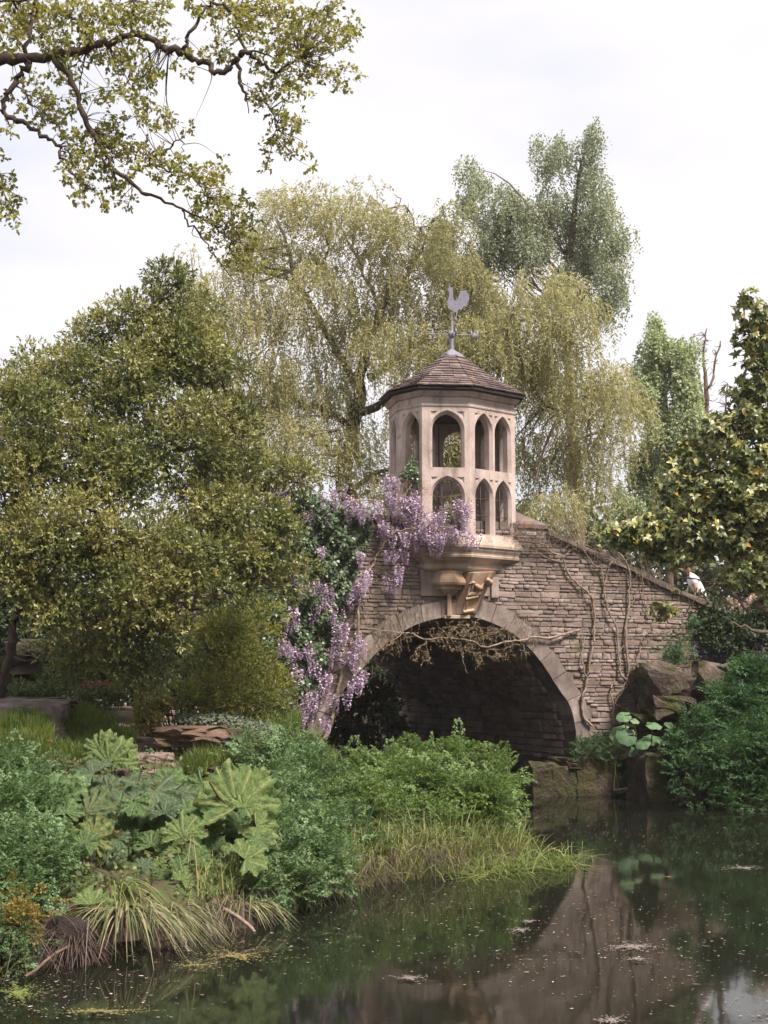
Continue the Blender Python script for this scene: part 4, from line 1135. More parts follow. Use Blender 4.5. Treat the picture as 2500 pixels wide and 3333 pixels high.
bush('laurel_bush', [(420, 2190, 120, 70, 20.8), (560, 2180, 110, 80, 21), (300, 2180, 90, 50, 21), (650, 2290, 80, 60, 21.4), (520, 2270, 100, 50, 20.6), (860, 2260, 70, 90, 22), (400, 2260, 90, 40, 20.4), (720, 2060, 110, 90, 21.6), (600, 2090, 100, 80, 21.6), (820, 2020, 70, 80, 22.4)], 'dark leafy undergrowth in the hollow beneath the evergreen', 'bush', M_DARKL, 4600, 5, .1, .07, .035, (.12, .24), 150)

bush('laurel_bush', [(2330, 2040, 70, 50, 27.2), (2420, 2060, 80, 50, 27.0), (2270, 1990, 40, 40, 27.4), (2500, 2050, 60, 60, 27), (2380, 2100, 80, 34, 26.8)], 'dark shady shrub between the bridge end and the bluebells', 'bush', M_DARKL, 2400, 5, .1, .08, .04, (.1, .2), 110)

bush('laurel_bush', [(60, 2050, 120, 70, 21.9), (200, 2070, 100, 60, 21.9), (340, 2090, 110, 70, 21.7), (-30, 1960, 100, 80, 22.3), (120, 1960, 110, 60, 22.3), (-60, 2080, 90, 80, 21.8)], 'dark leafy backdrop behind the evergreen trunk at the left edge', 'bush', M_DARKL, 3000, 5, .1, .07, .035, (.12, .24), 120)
# ------------------------------------------------------------------ gunnera: great ruffled leaves on thick stalks
def gunnera_leaf(name, seed, lobes=7, cup=.25):
    r = np.random.default_rng(seed); na, nr = 96, 11
    ph = np.linspace(-2.3, 2.3, na)
    lo = np.linspace(-2.1, 2.1, lobes) + r.normal(size=lobes) * .06
    d = np.abs(ph[:, None] - lo[None]).min(1) / (2.1 / (lobes - 1))
    Rm = .92 + .075 * np.cos(np.clip(d, 0, 1) * np.pi) + .035 * np.sin(ph * 15 + r.random() * 6) + .03 * np.sin(ph * 37 + r.random() * 6) + r.normal(size=na) * .016
    Rm *= 1 - .12 * np.abs(ph) / 2.55
    vein = np.exp(-(np.abs(ph[:, None] - lo[None]).min(1) / .045) ** 2)
    V, tone = [], []
    for k in range(nr):
        f = (k / (nr - 1)) ** .9
        rr = Rm * f
        z = cup * f ** 1.6 - .22 * f ** 4 + (.10 * f ** 2) * np.sin(ph * 6 + seed) + .065 * f ** 1.5 * np.sin(ph * 15 + 2 * seed + 4 * f) - vein * .06 * f * (1.2 - f) * 2 + .045 * np.sin(f * 24 - d * 6) * f ** .7 * (1 - .6 * np.exp(-(d / .18) ** 2)) + r.normal(size=na) * .01 * f
        sec = np.clip(np.sin(f * 24 - d * 6 + 3.14) - .72, 0, 1) * 2.6 * (f > .12)
        V.append(np.stack([rr * np.cos(ph), rr * np.sin(ph), z], -1)); tone.append(np.clip(vein * (1.1 - .6 * f) + sec * .45, 0, 1))
    V = np.concatenate(V); i = (np.arange(nr - 1)[:, None] * na + np.arange(na - 1)[None]).ravel()
    return npmesh(name, V, np.stack([i, i + na, i + na + 1, i + 1], -1), True, np.concatenate(tone))
def gunmat(name, c0, c1, vein, back, bvein):
    m, t, b, o = newmat(name)
    n = noise(t, 7, 5, .65)
    c = ramp(t, n, [(.3, c0), (.7, c1)])
    c = mixc(t, 1, c, ramp(t, noise(t, 45, 4, .7), [(.3, (.55, .6, .5)), (.65, (1.1, 1.1, 1.1))]), 'MULTIPLY')
    c = mixc(t, maprange(t, noise(t, 11, 4, .7), .66, .72, 0, .7), c, (.16, .09, .035))
    a = nd(t, 'Attribute', attribute_name='tone').outputs['Fac']
    c = mixc(t, mathn(t, 'MULTIPLY', a, .75), c, vein)
    cb = mixc(t, mathn(t, 'MULTIPLY', a, .9), back, bvein)
    bf = nd(t, 'NewGeometry').outputs['Backfacing']
    c = mixc(t, bf, c, cb)
    t.links.new(c, b.inputs['Base Color']); b.inputs['Roughness'].default_value = .55; b.inputs['Specular IOR Level'].default_value = .3
    bp = nd(t, 'Bump'); bp.inputs['Strength'].default_value = .9; bp.inputs['Distance'].default_value = .03
    t.links.new(noise(t, 30, 5, .65), bp.inputs['Height']); t.links.new(bp.outputs[0], b.inputs['Normal'])
    tr = nd(t, 'BsdfTranslucent'); t.links.new(mixc(t, 1, c, (1.05, 1.15, .5), 'MULTIPLY'), tr.inputs[0])
    ms = nd(t, 'MixShader'); ms.inputs[0].default_value = .3
    t.links.new(b.outputs[0], ms.inputs[1]); t.links.new(tr.outputs[0], ms.inputs[2]); t.links.new(ms.outputs[0], o.inputs[0])
    return m
M_GUN = [gunmat('gunnera_leaf', (.05, .105, .034), (.115, .185, .066), (.26, .28, .12), (.08, .12, .045), (.20, .20, .08)),
         gunmat('gunnera_leaf_bright', (.075, .13, .036), (.155, .215, .066), (.33, .32, .14), (.11, .14, .045), (.27, .24, .09)),
         gunmat('gunnera_leaf_dull', (.05, .09, .045), (.11, .155, .078), (.22, .25, .14), (.075, .115, .045), (.20, .19, .08))]
GV = [[gunnera_leaf('leaf', s_, 7 if s_ % 2 else 8, .3), None] for s_ in range(5)]
def gun_plant(base_px, Y, label, leaves_, mats=M_GUN):
    b0 = at(*base_px, Y); b0.z = max(.02, float(height(b0.x, b0.y)))
    g = thing('gunnera_plant', b0, label, 'plant', 'gunnera plants on the bank')
    for (cx, cy, r_, y, nrm, spin, mi, stalk, col) in leaves_:
        r_ = r_ * 1.1
        c = at(cx, cy, y); rr = r_ * y / FPX
        n = Vector(nrm).normalized(); x = Vector((math.cos(spin), 0, math.sin(spin))); x = (x - n * x.dot(n)).normalized(); yv = n.cross(x)
        me = GV[R.integers(len(GV))][0].copy(); me.materials.append(mats[mi])
        o = bpy.data.objects.new('leaf', me); COL.objects.link(o); o.parent = g
        s_ = rr * 1.08
        org = c - x * rr * .18
        o.matrix_local = Matrix.Translation(-b0) @ Matrix(((x.x * s_, yv.x * s_, n.x * s_, org.x), (x.y * s_, yv.y * s_, n.y * s_, org.y), (x.z * s_, yv.z * s_, n.z * s_, org.z), (0, 0, 0, 1)))
        if stalk:
            f = at(stalk[0], stalk[1], stalk[2]) if len(stalk) == 3 else b0
            f = Vector(f); f.z = max(f.z, .0)
            acc = Acc()
            mid = (f + org) / 2 - n * .10 + Vector((R.normal() * .03, .04, 0)); f = f + Vector((0, .10, 0))
            w = .022 + .014 * min(1, r_ / 110)
            smooth_tube(acc, [f, mid, org - n * .035], w * 1.15, w * .6, 5, 8, 0, .1)
            st = acc.obj('stalk', M_STALK_RED if col else M_STALK_GREEN, None, True)
            st.parent = o; st.matrix_parent_inverse = Matrix.Identity(4)
            st.matrix_local = (Matrix.Translation(b0) @ o.matrix_local).inverted()
    return g
UPC = (.05, -.75, .65)
def more_leaves(rows, mats_):
    return [(x, y, r_, Y, (R.normal() * .3, -.55 - .3 * R.random(), .55 + .3 * R.random()), R.uniform(.8, 2.4) if R.random() < .6 else R.uniform(-2.2, -.8), mats_[R.integers(len(mats_))], None, 0) for x, y, r_, Y in rows]
gun_plant((650, 2950), 12.6, 'right-hand gunnera with the largest bright ruffled leaves on thick green stalks',
    [(776, 2600, 128, 13.3, (.25, -.85, .5), 1.5, 1, (640, 2950, 12.5), 0), (700, 2610, 80, 13.4, (-.4, -.7, .6), 2.2, 1, None, 0), (846, 2700, 72, 13.1, (.5, -.6, .6), -.5, 1, (655, 2960, 12.6), 0),
     (602, 2708, 72, 12.7, (-.05, -.75, .65), 1.5, 1, (560, 2980, 12.2), 0), (810, 2795, 70, 12.6, (.35, -.55, .75), .6, 1, (690, 2990, 12.3), 0), (597, 2862, 36, 12.2, (.3, -.6, .7), 1.0, 1, (560, 2985, 12.1), 0),
     (600, 2916, 32, 12.1, (.2, -.6, .7), .6, 1, (540, 3000, 12.0), 0), (690, 2905, 20, 12.2, (.1, -.9, .3), 1.5, 1, (690, 2970, 12.2), 1), (690, 2968, 14, 12.1, (.1, -.9, .3), 1.5, 1, None, 0),
     (500, 2745, 52, 12.8, (-.2, -.7, .6), 1.5, 0, (490, 2990, 12.2), 0), (520, 2810, 24, 12.3, (.1, -.9, .3), 1.5, 1, (488, 2985, 12.1), 0), (530, 2935, 20, 12.0, (.1, -.9, .4), 1.2, 1, None, 0), (670, 2650, 60, 13.6, (.1, -.6, .75), 2.6, 0, None, 0), (740, 2720, 70, 13.8, (.2, -.6, .7), -.8, 0, None, 0), (860, 2620, 60, 13.7, (.5, -.5, .7), .2, 1, None, 0), (690, 2760, 55, 13.3, (0, -.6, .75), 1.8, 0, None, 0), (640, 2790, 50, 13.0, (.1, -.7, .6), 1.2, 0, None, 0)] + more_leaves([(730, 2540, 60, 14.2), (830, 2550, 60, 14.0), (650, 2560, 60, 14.2), (880, 2680, 50, 13.6), (780, 2680, 60, 13.7), (560, 2760, 50, 13.1), (690, 2830, 45, 12.9), (870, 2780, 46, 13.1), (740, 2860, 40, 12.7), (900, 2600, 44, 14.1), (680, 2690, 50, 13.5), (800, 2620, 50, 13.0), (620, 2640, 46, 13.2), (760, 2760, 40, 12.8), (850, 2740, 44, 12.9), (580, 2820, 36, 12.4)], (0, 1, 1, 0)))
gun_plant((330, 2930), 12.4, 'middle gunnera with dark dull-green drooping leaves in front of the stone steps',
    [(401, 2580, 78, 13.2, (-.2, -.6, .75), -1.2, 2, (420, 2880, 12.6), 0), (510, 2588, 84, 13.2, (.25, -.65, .7), -1.4, 2, (425, 2890, 12.6), 0), (293, 2515, 64, 13.8, (-.2, -.5, .85), 2.4, 2, (330, 2880, 12.8), 1), (597, 2590, 48, 13.4, (.3, -.5, .8), -.8, 2, (440, 2880, 12.7), 0), (470, 2650, 66, 13.4, (0, -.55, .8), -1.6, 0, (440, 2900, 12.7), 0), (350, 2640, 60, 13.6, (0, -.6, .8), -1.5, 0, None, 0), (560, 2660, 56, 13.5, (.2, -.6, .7), -1.2, 2, None, 0), (400, 2690, 58, 13.3, (-.1, -.6, .7), 1.5, 0, None, 0), (450, 2550, 50, 13.9, (0, -.5, .85), 1.2, 2, None, 0), (350, 2560, 54, 13.9, (-.1, -.5, .85), 2.0, 2, None, 0), (470, 2760, 46, 12.9, (0, -.7, .6), 1.7, 0, None, 0)] + more_leaves([(300, 2570, 56, 14.0), (560, 2540, 56, 14.2), (500, 2690, 54, 13.3), (420, 2750, 50, 12.9), (360, 2790, 44, 12.6), (540, 2840, 40, 12.5), (610, 2640, 56, 13.7), (440, 2620, 50, 12.8), (540, 2640, 50, 12.9), (380, 2740, 44, 12.4), (470, 2820, 36, 12.2), (300, 2640, 46, 12.9), (250, 2600, 46, 13.2)], (0, 2, 2, 0)))
gun_plant((225, 2900), 11.6, 'left gunnera on rusty red stalks, its leaves seen partly from below',
    [(184, 2605, 96, 12.6, (-.35, -.7, .55), 1.9, 0, (206, 2900, 11.7), 1), (293, 2630, 98, 12.5, (.2, .75, -.5), 1.3, 2, (228, 2905, 11.6), 1), (304, 2715, 72, 12.0, (.15, .85, -.42), 1.2, 1, (226, 2910, 11.5), 1), (306, 2945, 64, 11.2, (.25, -.7, .65), .9, 1, (230, 3000, 11.2), 0), (130, 2640, 60, 12.8, (-.3, -.5, .8), 2.6, 2, (165, 2900, 11.9), 1), (230, 2560, 60, 13.0, (0, -.6, .75), 1.6, 0, None, 0), (240, 2680, 60, 12.9, (-.1, -.6, .7), 1.4, 0, None, 0), (140, 2590, 50, 13.0, (-.3, -.5, .8), 2.0, 0, None, 0)] + more_leaves([(90, 2560, 54, 13.4), (200, 2700, 56, 12.7), (330, 2680, 54, 12.9), (250, 2780, 44, 12.2), (160, 2540, 56, 13.6), (60, 2640, 50, 13.0), (120, 2700, 46, 12.2), (190, 2760, 40, 11.9), (280, 2740, 44, 11.9), (110, 2590, 46, 12.9), (220, 2640, 50, 12.3)], (0, 2, 0)))
gun_plant((352, 2560), 16.0, 'young curled gunnera with crinkled lime-green leaves beside the steps',
    [(330, 2430, 62, 16.0, (-.3, -.75, .5), 1.8, 1, (350, 2560, 16.0), 0), (390, 2445, 62, 16.1, (.3, -.7, .6), 1.2, 1, (352, 2560, 16.0), 0), (360, 2470, 66, 15.8, (0, -.85, .45), 1.5, 1, (352, 2560, 15.9), 0), (415, 2490, 45, 15.9, (.5, -.6, .5), .6, 1, None, 0), (300, 2462, 40, 16, (-.5, -.6, .5), 2.6, 1, None, 0)])

# ------------------------------------------------------------------ finely cut waterside foliage
def frond_template():
    P, D, L, W = [], [], [], []
    for t in (.22, .45, .66, .84):
        pl = .52 * (1 - .72 * t)
        for s_ in (-1, 1):
            a = s_ * (1.1 - .35 * t) + R.normal() * .12
            dx, dy = math.cos(a), math.sin(a)
            for q in (.34, .68, 1.0):
                x, y = t + dx * pl * q, dy * pl * q
                ll = .17 * (1.1 - .25 * q) * (1.12 - .35 * t) * R.uniform(.8, 1.2)
                for b_ in ((-.85 * (1 if R.random() < .5 else -1),) if q < .5 else (-.85, .85) if q < 1 else (-.45, .45)):
                    P.append((x, y, R.normal() * .02)); D.append((math.cos(a + b_), math.sin(a + b_), .3 * R.normal())); L.append(ll); W.append(ll * .72)
    for b_ in (-.5, 0, .5): P.append((.93, 0, 0)); D.append((math.cos(b_), math.sin(b_), 0)); L.append(.13); W.append(.09)
    V, F = leaves(np.array(P), np.array(D), np.tile([0, 0, 1.0], (len(P), 1)) + R.normal(size=(len(P), 3)) * .5, np.array(L), np.array(W), .15, .55)
    V[:, 2] -= .30 * V[:, 0] ** 2 + .25 * np.abs(V[:, 1]) ** 1.5
    return V, F
FT = [frond_template() for _ in range(4)]
def fronds(P, D, L, N=None):
    P = np.asarray(P); n = len(P); D = unit(D)
    N = np.tile([0, 0, 1.0], (n, 1)) + R.normal(size=(n, 3)) * .35 if N is None else N
    S = unit(np.cross(N, D)); N = np.cross(D, S)
    Vs, Fs, off = [], [], 0
    for k in range(4):
        i = np.arange(k, n, 4); tv, tf = FT[k]
        v = P[i][:, None] + L[i][:, None, None] * (tv[None, :, :1] * D[i][:, None] + tv[None, :, 1:2] * S[i][:, None] + tv[None, :, 2:] * N[i][:, None])
        Vs.append(v.reshape(-1, 3)); Fs.append((tf[None] + (np.arange(len(i)) * len(tv))[:, None, None]).reshape(-1, 4) + off); off += len(i) * len(tv)
    return np.vstack(Vs), np.vstack(Fs)
def ferny(rows, label, mat, n, Lf, base, group='leafy waterside plants along the banks', name='waterside_plant', inner=.55, sub=(.10, .2), stemcol=None, depth=.9):
    b0 = at(*base); b0.z = max(0.03, float(height(b0.x, b0.y)))
    g = thing(name, b0, label, 'plant', group)
    n = int(n * 1.02); Lf = Lf * .70
    rows = [(q[0], q[1], q[2] * .92, q[3] * .95, q[4]) for q in rows]
    sp_, sr_, _ = clumpy(rows, len(rows) * 12, sub, depth, inner=.3)
    S, U, _ = shell(sp_, sr_, n, .3, .5)
    st_ = R.random(n) < .16
    S[st_] += U[st_] * R.uniform(.03, .17, (st_.sum(), 1)) + np.array([0, 0, .03])
    S[:, 2] = np.maximum(S[:, 2], .05)
    D = unit(U * .8 + runit(n) * .55 + np.array([0, -.25, .25]))
    V, F = fronds(S, D, R.uniform(.6, 1.3, n) * Lf)
    addmesh('foliage', npmesh('foliage', V, F), mat, g, kind='stuff')
    acc = Acc()
    for c in sp_[::2]:
        gz = max(.0, float(height(c[0], c[1])))
        f = np.array([c[0] + R.normal() * .06, c[1] + R.normal() * .06, min(gz, c[2] - .1)])
        smooth_tube(acc, [f, (f + c) / 2 + R.normal(size=3) * .02, c], .008, .004, 2, 4)
    acc.obj('stems', stemcol or M_STALK_GREEN, g, kind='stuff')
    return g
M_BLUE = leafmat('bluish_cut_leaf', [(0, (.045, .085, .035)), (.45, (.105, .17, .07)), (.85, (.19, .265, .13)), (.97, (.27, .33, .19)), (1, (.34, .28, .08))], trans=.35, big=2.2, bigamt=.4)
M_FERN = leafmat('yellow_green_cut_leaf', [(0, (.045, .085, .025)), (.45, (.105, .165, .052)), (.85, (.19, .255, .085)), (1, (.28, .32, .13))], trans=.4, big=2.2, bigamt=.4)
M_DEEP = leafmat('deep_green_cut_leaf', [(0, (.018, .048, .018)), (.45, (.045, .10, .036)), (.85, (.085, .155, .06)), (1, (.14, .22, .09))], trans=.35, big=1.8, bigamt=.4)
ferny([(60, 2560, 90, 60, 13.5), (40, 2690, 90, 90, 12.3), (130, 2690, 60, 70, 12.4), (20, 2610, 60, 60, 13)], 'blue-green plant with finely cut leaves at the left edge behind the gunnera', M_BLUE, 620, .30, (50, 2900, 12.4))
ferny([(60, 2830, 90, 70, 11.4), (150, 2790, 55, 50, 11.7), (165, 2880, 55, 45, 11.5), (30, 2920, 55, 45, 11.0), (100, 2880, 60, 50, 11.2)], 'blue-green plant with finely cut leaves hanging over the root clump', M_BLUE, 520, .24, (80, 2990, 11.2))
ferny([(900, 2480, 110, 60, 17), (980, 2560, 110, 70, 16), (910, 2600, 90, 80, 15.2), (820, 2470, 60, 50, 17.2)], 'pale blue-green lacy plant behind the largest gunnera leaf', M_BLUE, 760, .30, (930, 2680, 15.8))
ferny([(900, 2700, 70, 80, 14), (1000, 2700, 110, 100, 14.5), (920, 2800, 110, 90, 13.6), (1040, 2830, 100, 70, 13.7), (960, 2880, 90, 45, 13.2), (880, 2900, 60, 50, 12.8)], 'blue-green lacy plant spilling down to the water in the middle of the bank', M_BLUE, 1050, .26, (960, 2930, 13.4))
ferny([(1130, 2560, 80, 60, 16.5), (1090, 2640, 70, 70, 15.6), (1180, 2640, 60, 60, 15.9), (1150, 2750, 60, 50, 15.2)], 'green lacy plant around the sword-leaved irises', M_FERN, 520, .26, (1120, 2800, 15.2))
ferny([(1250, 2540, 90, 50, 18), (1340, 2505, 70, 45, 18.5), (1300, 2600, 100, 60, 17.2), (1240, 2640, 70, 55, 16.6), (1340, 2670, 80, 40, 16.4)], 'bright green ferny plant below the dark left side of the arch', M_FERN, 760, .32, (1290, 2740, 16.8))
ferny([(1480, 2500, 75, 55, 19), (1580, 2540, 65, 55, 18.5), (1620, 2600, 45, 50, 18), (1460, 2590, 90, 65, 17.4), (1560, 2640, 75, 60, 17), (1470, 2685, 85, 40, 16.6), (1600, 2680, 45, 40, 16.8)], 'bright green ferny plant on the very tip of the bank before the arch', M_FERN, 980, .32, (1540, 2740, 17.4))
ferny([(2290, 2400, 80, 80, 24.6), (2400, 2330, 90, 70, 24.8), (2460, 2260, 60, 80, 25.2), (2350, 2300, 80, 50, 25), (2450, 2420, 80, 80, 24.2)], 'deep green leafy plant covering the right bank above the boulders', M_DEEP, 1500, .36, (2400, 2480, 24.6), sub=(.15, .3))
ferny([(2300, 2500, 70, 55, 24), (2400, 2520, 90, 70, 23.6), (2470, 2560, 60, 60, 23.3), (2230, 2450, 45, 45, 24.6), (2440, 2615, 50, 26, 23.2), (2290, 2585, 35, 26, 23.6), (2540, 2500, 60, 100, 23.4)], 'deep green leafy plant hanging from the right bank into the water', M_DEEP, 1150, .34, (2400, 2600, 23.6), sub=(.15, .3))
M_GOLD = leafmat('golden_fern_leaf', [(0, (.10, .08, .02)), (.5, (.24, .165, .04)), (1, (.36, .27, .08))], trans=.35)
ferny([(50, 3040, 32, 55, 10.6), (70, 3000, 26, 40, 10.6)], 'small golden-yellow fern low at the left water edge', M_GOLD, 90, .16, (50, 3080, 10.7), None, 'fern', sub=(.05, .09))
ferny([(25, 3090, 40, 60, 10.5), (60, 3130, 30, 40, 10.4), (10, 3020, 30, 40, 10.6)], 'grey-green fern trailing into the water at the bottom left corner', M_BLUE, 150, .17, (20, 3150, 10.5), None, 'fern', sub=(.05, .09))
ferny([(2200, 2130, 60, 60, 26.0), (2230, 2060, 40, 50, 26.2)], 'small dark green plant growing from the wall top of the rock', M_DEEP, 200, .22, (2200, 2200, 26.0), None, 'wall_plant', sub=(.08, .15))
ferny([(1890, 2450, 28, 30, 26.1), (1940, 2440, 34, 28, 26.2), (1990, 2460, 30, 22, 26.2), (2070, 2525, 30, 22, 25.9), (2110, 2470, 40, 30, 25.9)], 'dark low growth at the right foot of the arch above the plinth', M_DEEP, 300, .20, (1940, 2500, 26.1), None, 'wall_plant', sub=(.08, .15))

# ------------------------------------------------------------------ blades: grasses, reeds, irises
def blades(P, D, L, W, seg=4, bend=.5, twist=.3):
    """arching grass blades; D the starting direction"""
    P = np.asarray(P, float); n = len(P); D = unit(D)
    h = unit(np.hstack([D[:, :2] + R.normal(size=(n, 2)) * .15, np.zeros((n, 1))]))
    S = unit(np.cross(h, [0, 0, 1.0])); S = unit(S + R.normal(size=(n, 3)) * twist)
    L = np.broadcast_to(L, (n,))[:, None]; bend = np.broadcast_to(bend, (n,))[:, None]
    V = np.empty((n, (seg + 1) * 2, 3))
    for k in range(seg + 1):
        t = k / seg
        c = P + D * L * t + (h * .45 + np.array([0, 0, -1.0])) * L * bend * t ** 2.2
        w = W * (1 - t ** 2.5) * .5 + .0008
        V[:, 2 * k] = c - S * w; V[:, 2 * k + 1] = c + S * w
    b_ = (np.arange(n) * (seg + 1) * 2)[:, None]; k = np.arange(seg)[None] * 2
    F = np.stack([b_ + k, b_ + k + 1, b_ + k + 3, b_ + k + 2], -1).reshape(-1, 4)
    return V.reshape(-1, 3), F
def upright(n, lean=.3):
    d = R.normal(size=(n, 3)) * lean; d[:, 2] = 1
    return unit(d)
M_SEDGE = leafmat('sedge_blade', [(0, (.06, .08, .03)), (.4, (.13, .15, .06)), (.7, (.27, .22, .13)), (1, (.40, .32, .23))], trans=.3)
M_GRASS = leafmat('bank_grass', [(0, (.05, .075, .02)), (.5, (.12, .155, .04)), (.85, (.21, .22, .07)), (1, (.30, .24, .11))], trans=.35, big=3)
M_TUFT = leafmat('soft_tuft', [(0, (.04, .07, .016)), (.5, (.10, .14, .03)), (.9, (.19, .21, .05)), (1, (.25, .24, .08))], trans=.35, big=2.5, bigamt=.5)
M_IRIS = objleafmat('iris_blade', [(0, (.05, .10, .055)), (.6, (.09, .15, .085)), (1, (.14, .19, .10))], trans=.3, rough=.5)
# sedge tussock hanging over the water
def tussock(px, py, Y, n, L, label, spread=(1.0, .4), mat=M_SEDGE, name='sedge_tussock', rad_=.14, cat='grass', w=.010):
    c = at(px, py, Y); c.z = max(.05, c.z)
    g = thing(name, c, label, cat, None)
    a = R.random(n) * 6.283; rr = np.sqrt(R.random(n)) * rad_
    P = np.array(c) + np.stack([np.cos(a) * rr * 1.6, np.sin(a) * rr, R.normal(size=n) * .02], -1)
    D = np.stack([np.cos(a) * spread[0] * R.random(n), -np.abs(np.sin(a)) * spread[1] * R.random(n) - .12, np.ones(n) * .32], -1)
    V, F = blades(P, D, L * R.uniform(.6, 1.2, n), w, 6, R.uniform(.9, 1.35, n))
    V[:, 2] = np.maximum(V[:, 2], -.03)
    addmesh('blades', npmesh('blades', V, F), mat, g, kind='stuff')
    acc = Acc(); acc.add(*tube([np.array(c) + [0, 0, -.2], np.array(c) + [0, 0, .03]], [rad_ * 1.2, rad_ * .7], 8)); acc.obj('crown', M_BARK2, g)
tussock(400, 2965, 11.2, 200, .38, 'long pale sedge tussock drooping into the water before the gunnera')
tussock(505, 2965, 11.6, 110, .34, 'smaller straw-coloured sedge tuft beside the right gunnera stalks')
tussock(345, 2890, 11.7, 80, .36, 'dark green arching grass tuft between the left gunnera stalks', mat=M_GRASS)
tussock(770, 2945, 12.4, 70, .30, 'withered straw tuft under the right edge of the largest gunnera')
# iris blades are parts one can pick out
ib = at(1150, 2740, 15.0); ib.z = float(height(ib.x, ib.y))
iris = thing('iris_plant', ib, 'clump of upright sword-shaped blue-green iris leaves in the middle of the bank', 'plant')
for (x, y, tx, ty) in [(1105, 2680, 1150, 2545), (1112, 2690, 1160, 2560), (1120, 2690, 1140, 2570), (1130, 2700, 1185, 2575), (1140, 2690, 1170, 2560), (1150, 2700, 1200, 2560), (1160, 2700, 1235, 2555), (1170, 2720, 1245, 2570), (1175, 2740, 1225, 2590), (1182, 2740, 1215, 2600), (1190, 2760, 1240, 2620), (1200, 2750, 1265, 2640), (1180, 2770, 1200, 2640), (1195, 2775, 1210, 2650), (1205, 2780, 1300, 2690), (1215, 2790, 1310, 2700), (1160, 2730, 1150, 2600), (1230, 2770, 1255, 2640), (1185, 2700, 1228, 2560), (1145, 2660, 1165, 2540), (1210, 2810, 1275, 2720), (1240, 2520 + 40, 1245, 2470), (1250, 2560, 1256, 2480), (1270, 2560, 1272, 2490), (1485, 2530, 1487, 2445), (1490, 2540, 1482, 2470)]:
    Yi = 15.2 if x < 1235 or y > 2700 else (17.5 if x < 1400 else 18.3)
    a, b_ = np.array(at(x, y, Yi)), np.array(at(tx, ty, Yi - .05))
    L = np.linalg.norm(b_ - a)
    V, F = blades(a[None], (b_ - a + [0, 0, .12 * L])[None], L * 1.05, .034, 6, .12, .5)
    addmesh('blade', npmesh('blade', V, F), M_IRIS, iris)
# grasses along the low tip of the bank
def along(pts, n, width):
    pts = np.array(pts, float); s_ = np.hypot(*np.diff(pts, axis=0).T); c = np.concatenate([[0], np.cumsum(s_)]); t = R.random(n) * c[-1]
    return np.stack([np.interp(t, c, pts[:, 0]), np.interp(t, c, pts[:, 1])], -1) + R.normal(size=(n, 2)) * width
def ground_pts(xy, lift=0.0):
    return np.column_stack([xy, height(xy[:, 0], xy[:, 1]) + lift])
xy = along([(-1.3, 12.3), (-.6, 13.9), (-.1, 14.95), (.85, 15.9), (1.5, 16.6), (1.6, 17.4), (1.3, 18.6)], 5200, .22)
xy = xy[shoredist(xy[:, 0], xy[:, 1]) > -.12]
P = ground_pts(xy); P[:, 2] = np.maximum(P[:, 2], -.02)
V, F = blades(P, upright(len(P), .35), R.uniform(.15, .55, len(P)), .009, 4, R.uniform(.1, .6, len(P)))
tag(addmesh('reeds', npmesh('reeds', V, F), leafmat('reed_blade', [(0, (.05, .07, .022)), (.45, (.13, .16, .045)), (.75, (.24, .235, .09)), (.92, (.33, .27, .15)), (1, (.36, .22, .14))], trans=.35, big=4), kind='stuff'), 'thin straw and green grass along the water edge of the bank', 'grass')
xy = along([(.7, 15.2), (1.5, 15.9), (2.0, 16.4), (1.9, 16.9)], 420, .16)
P = ground_pts(xy); P[:, 2] = np.maximum(P[:, 2], -.01)
V, F = blades(P, upright(len(P), .9), R.uniform(.25, .7, len(P)), .010, 5, R.uniform(.3, .9, len(P)))
V[:, 2] = np.maximum(V[:, 2], .006)
tag(addmesh('flooded_grass', npmesh('flooded_grass', V, F), M_GRASS, kind='stuff'), 'grass blades lying out over the water at the bank tip', 'grass')
# soft mounds of fine foliage at the upper left, and grass elsewhere
def tufts(regions, per, L, mat, name, label, lean=.3, w=.006):
    Ps = []
    for (px, py, rx, ry, Y) in regions:
        n = int(per * rx * ry / 4000)
        a = R.random(n) * 6.283; r_ = np.sqrt(R.random(n))
        c = at(px, py, Y)
        x = c.x + np.cos(a) * r_ * rx * Y / FPX; y = Y + np.sin(a) * r_ * ry * Y / FPX * 2.5
        z = c.z - .1 + np.sin(a) * r_ * ry * Y / FPX * .9 * .8
        Ps.append(np.stack([x, y, np.maximum(height(x, y), z)], -1))
    P = np.vstack(Ps)
    V, F = blades(P, upright(len(P), lean), L * R.uniform(.5, 1.2, len(P)), w, 3, R.uniform(.05, .4, len(P)))
    return tag(addmesh(name, npmesh(name, V, F), mat, kind='stuff'), label, 'grass')
tufts([(40, 2390, 130, 50, 16.6), (140, 2450, 110, 40, 16.0), (20, 2440, 120, 60, 15.8), (60, 2340, 90, 30, 17.0)], 3200, .22, M_TUFT, 'soft_grass', 'soft yellow-green mound of fine leaves before the long sloping rock')
tufts([(290, 2360, 90, 60, 18), (370, 2400, 70, 50, 17.5), (250, 2330, 60, 50, 18.5), (280, 2440, 70, 50, 17)], 1900, .20, M_TUFT, 'soft_grass', 'darker mound of fine leaves between the sloping rock and the steps')
tufts([(690, 2470, 70, 30, 17.2), (640, 2480, 40, 26, 17.0)], 2600, .26, M_TUFT, 'soft_grass', 'small grassy tuft growing in front of the flat mossy slab')
tufts([(930, 2340, 50, 40, 22), (1040, 2470, 60, 34, 20.5), (1000, 2420, 50, 34, 21), (890, 2380, 40, 40, 21)], 1700, .30, M_TUFT, 'soft_grass', 'sunny grass tufts at the left foot of the arch')
xy = np.column_stack([R.uniform(-8, 1.8, 9000), R.uniform(10, 25, 9000)])
xy = xy[(shoredist(xy[:, 0], xy[:, 1]) > .15)]
P = ground_pts(xy)
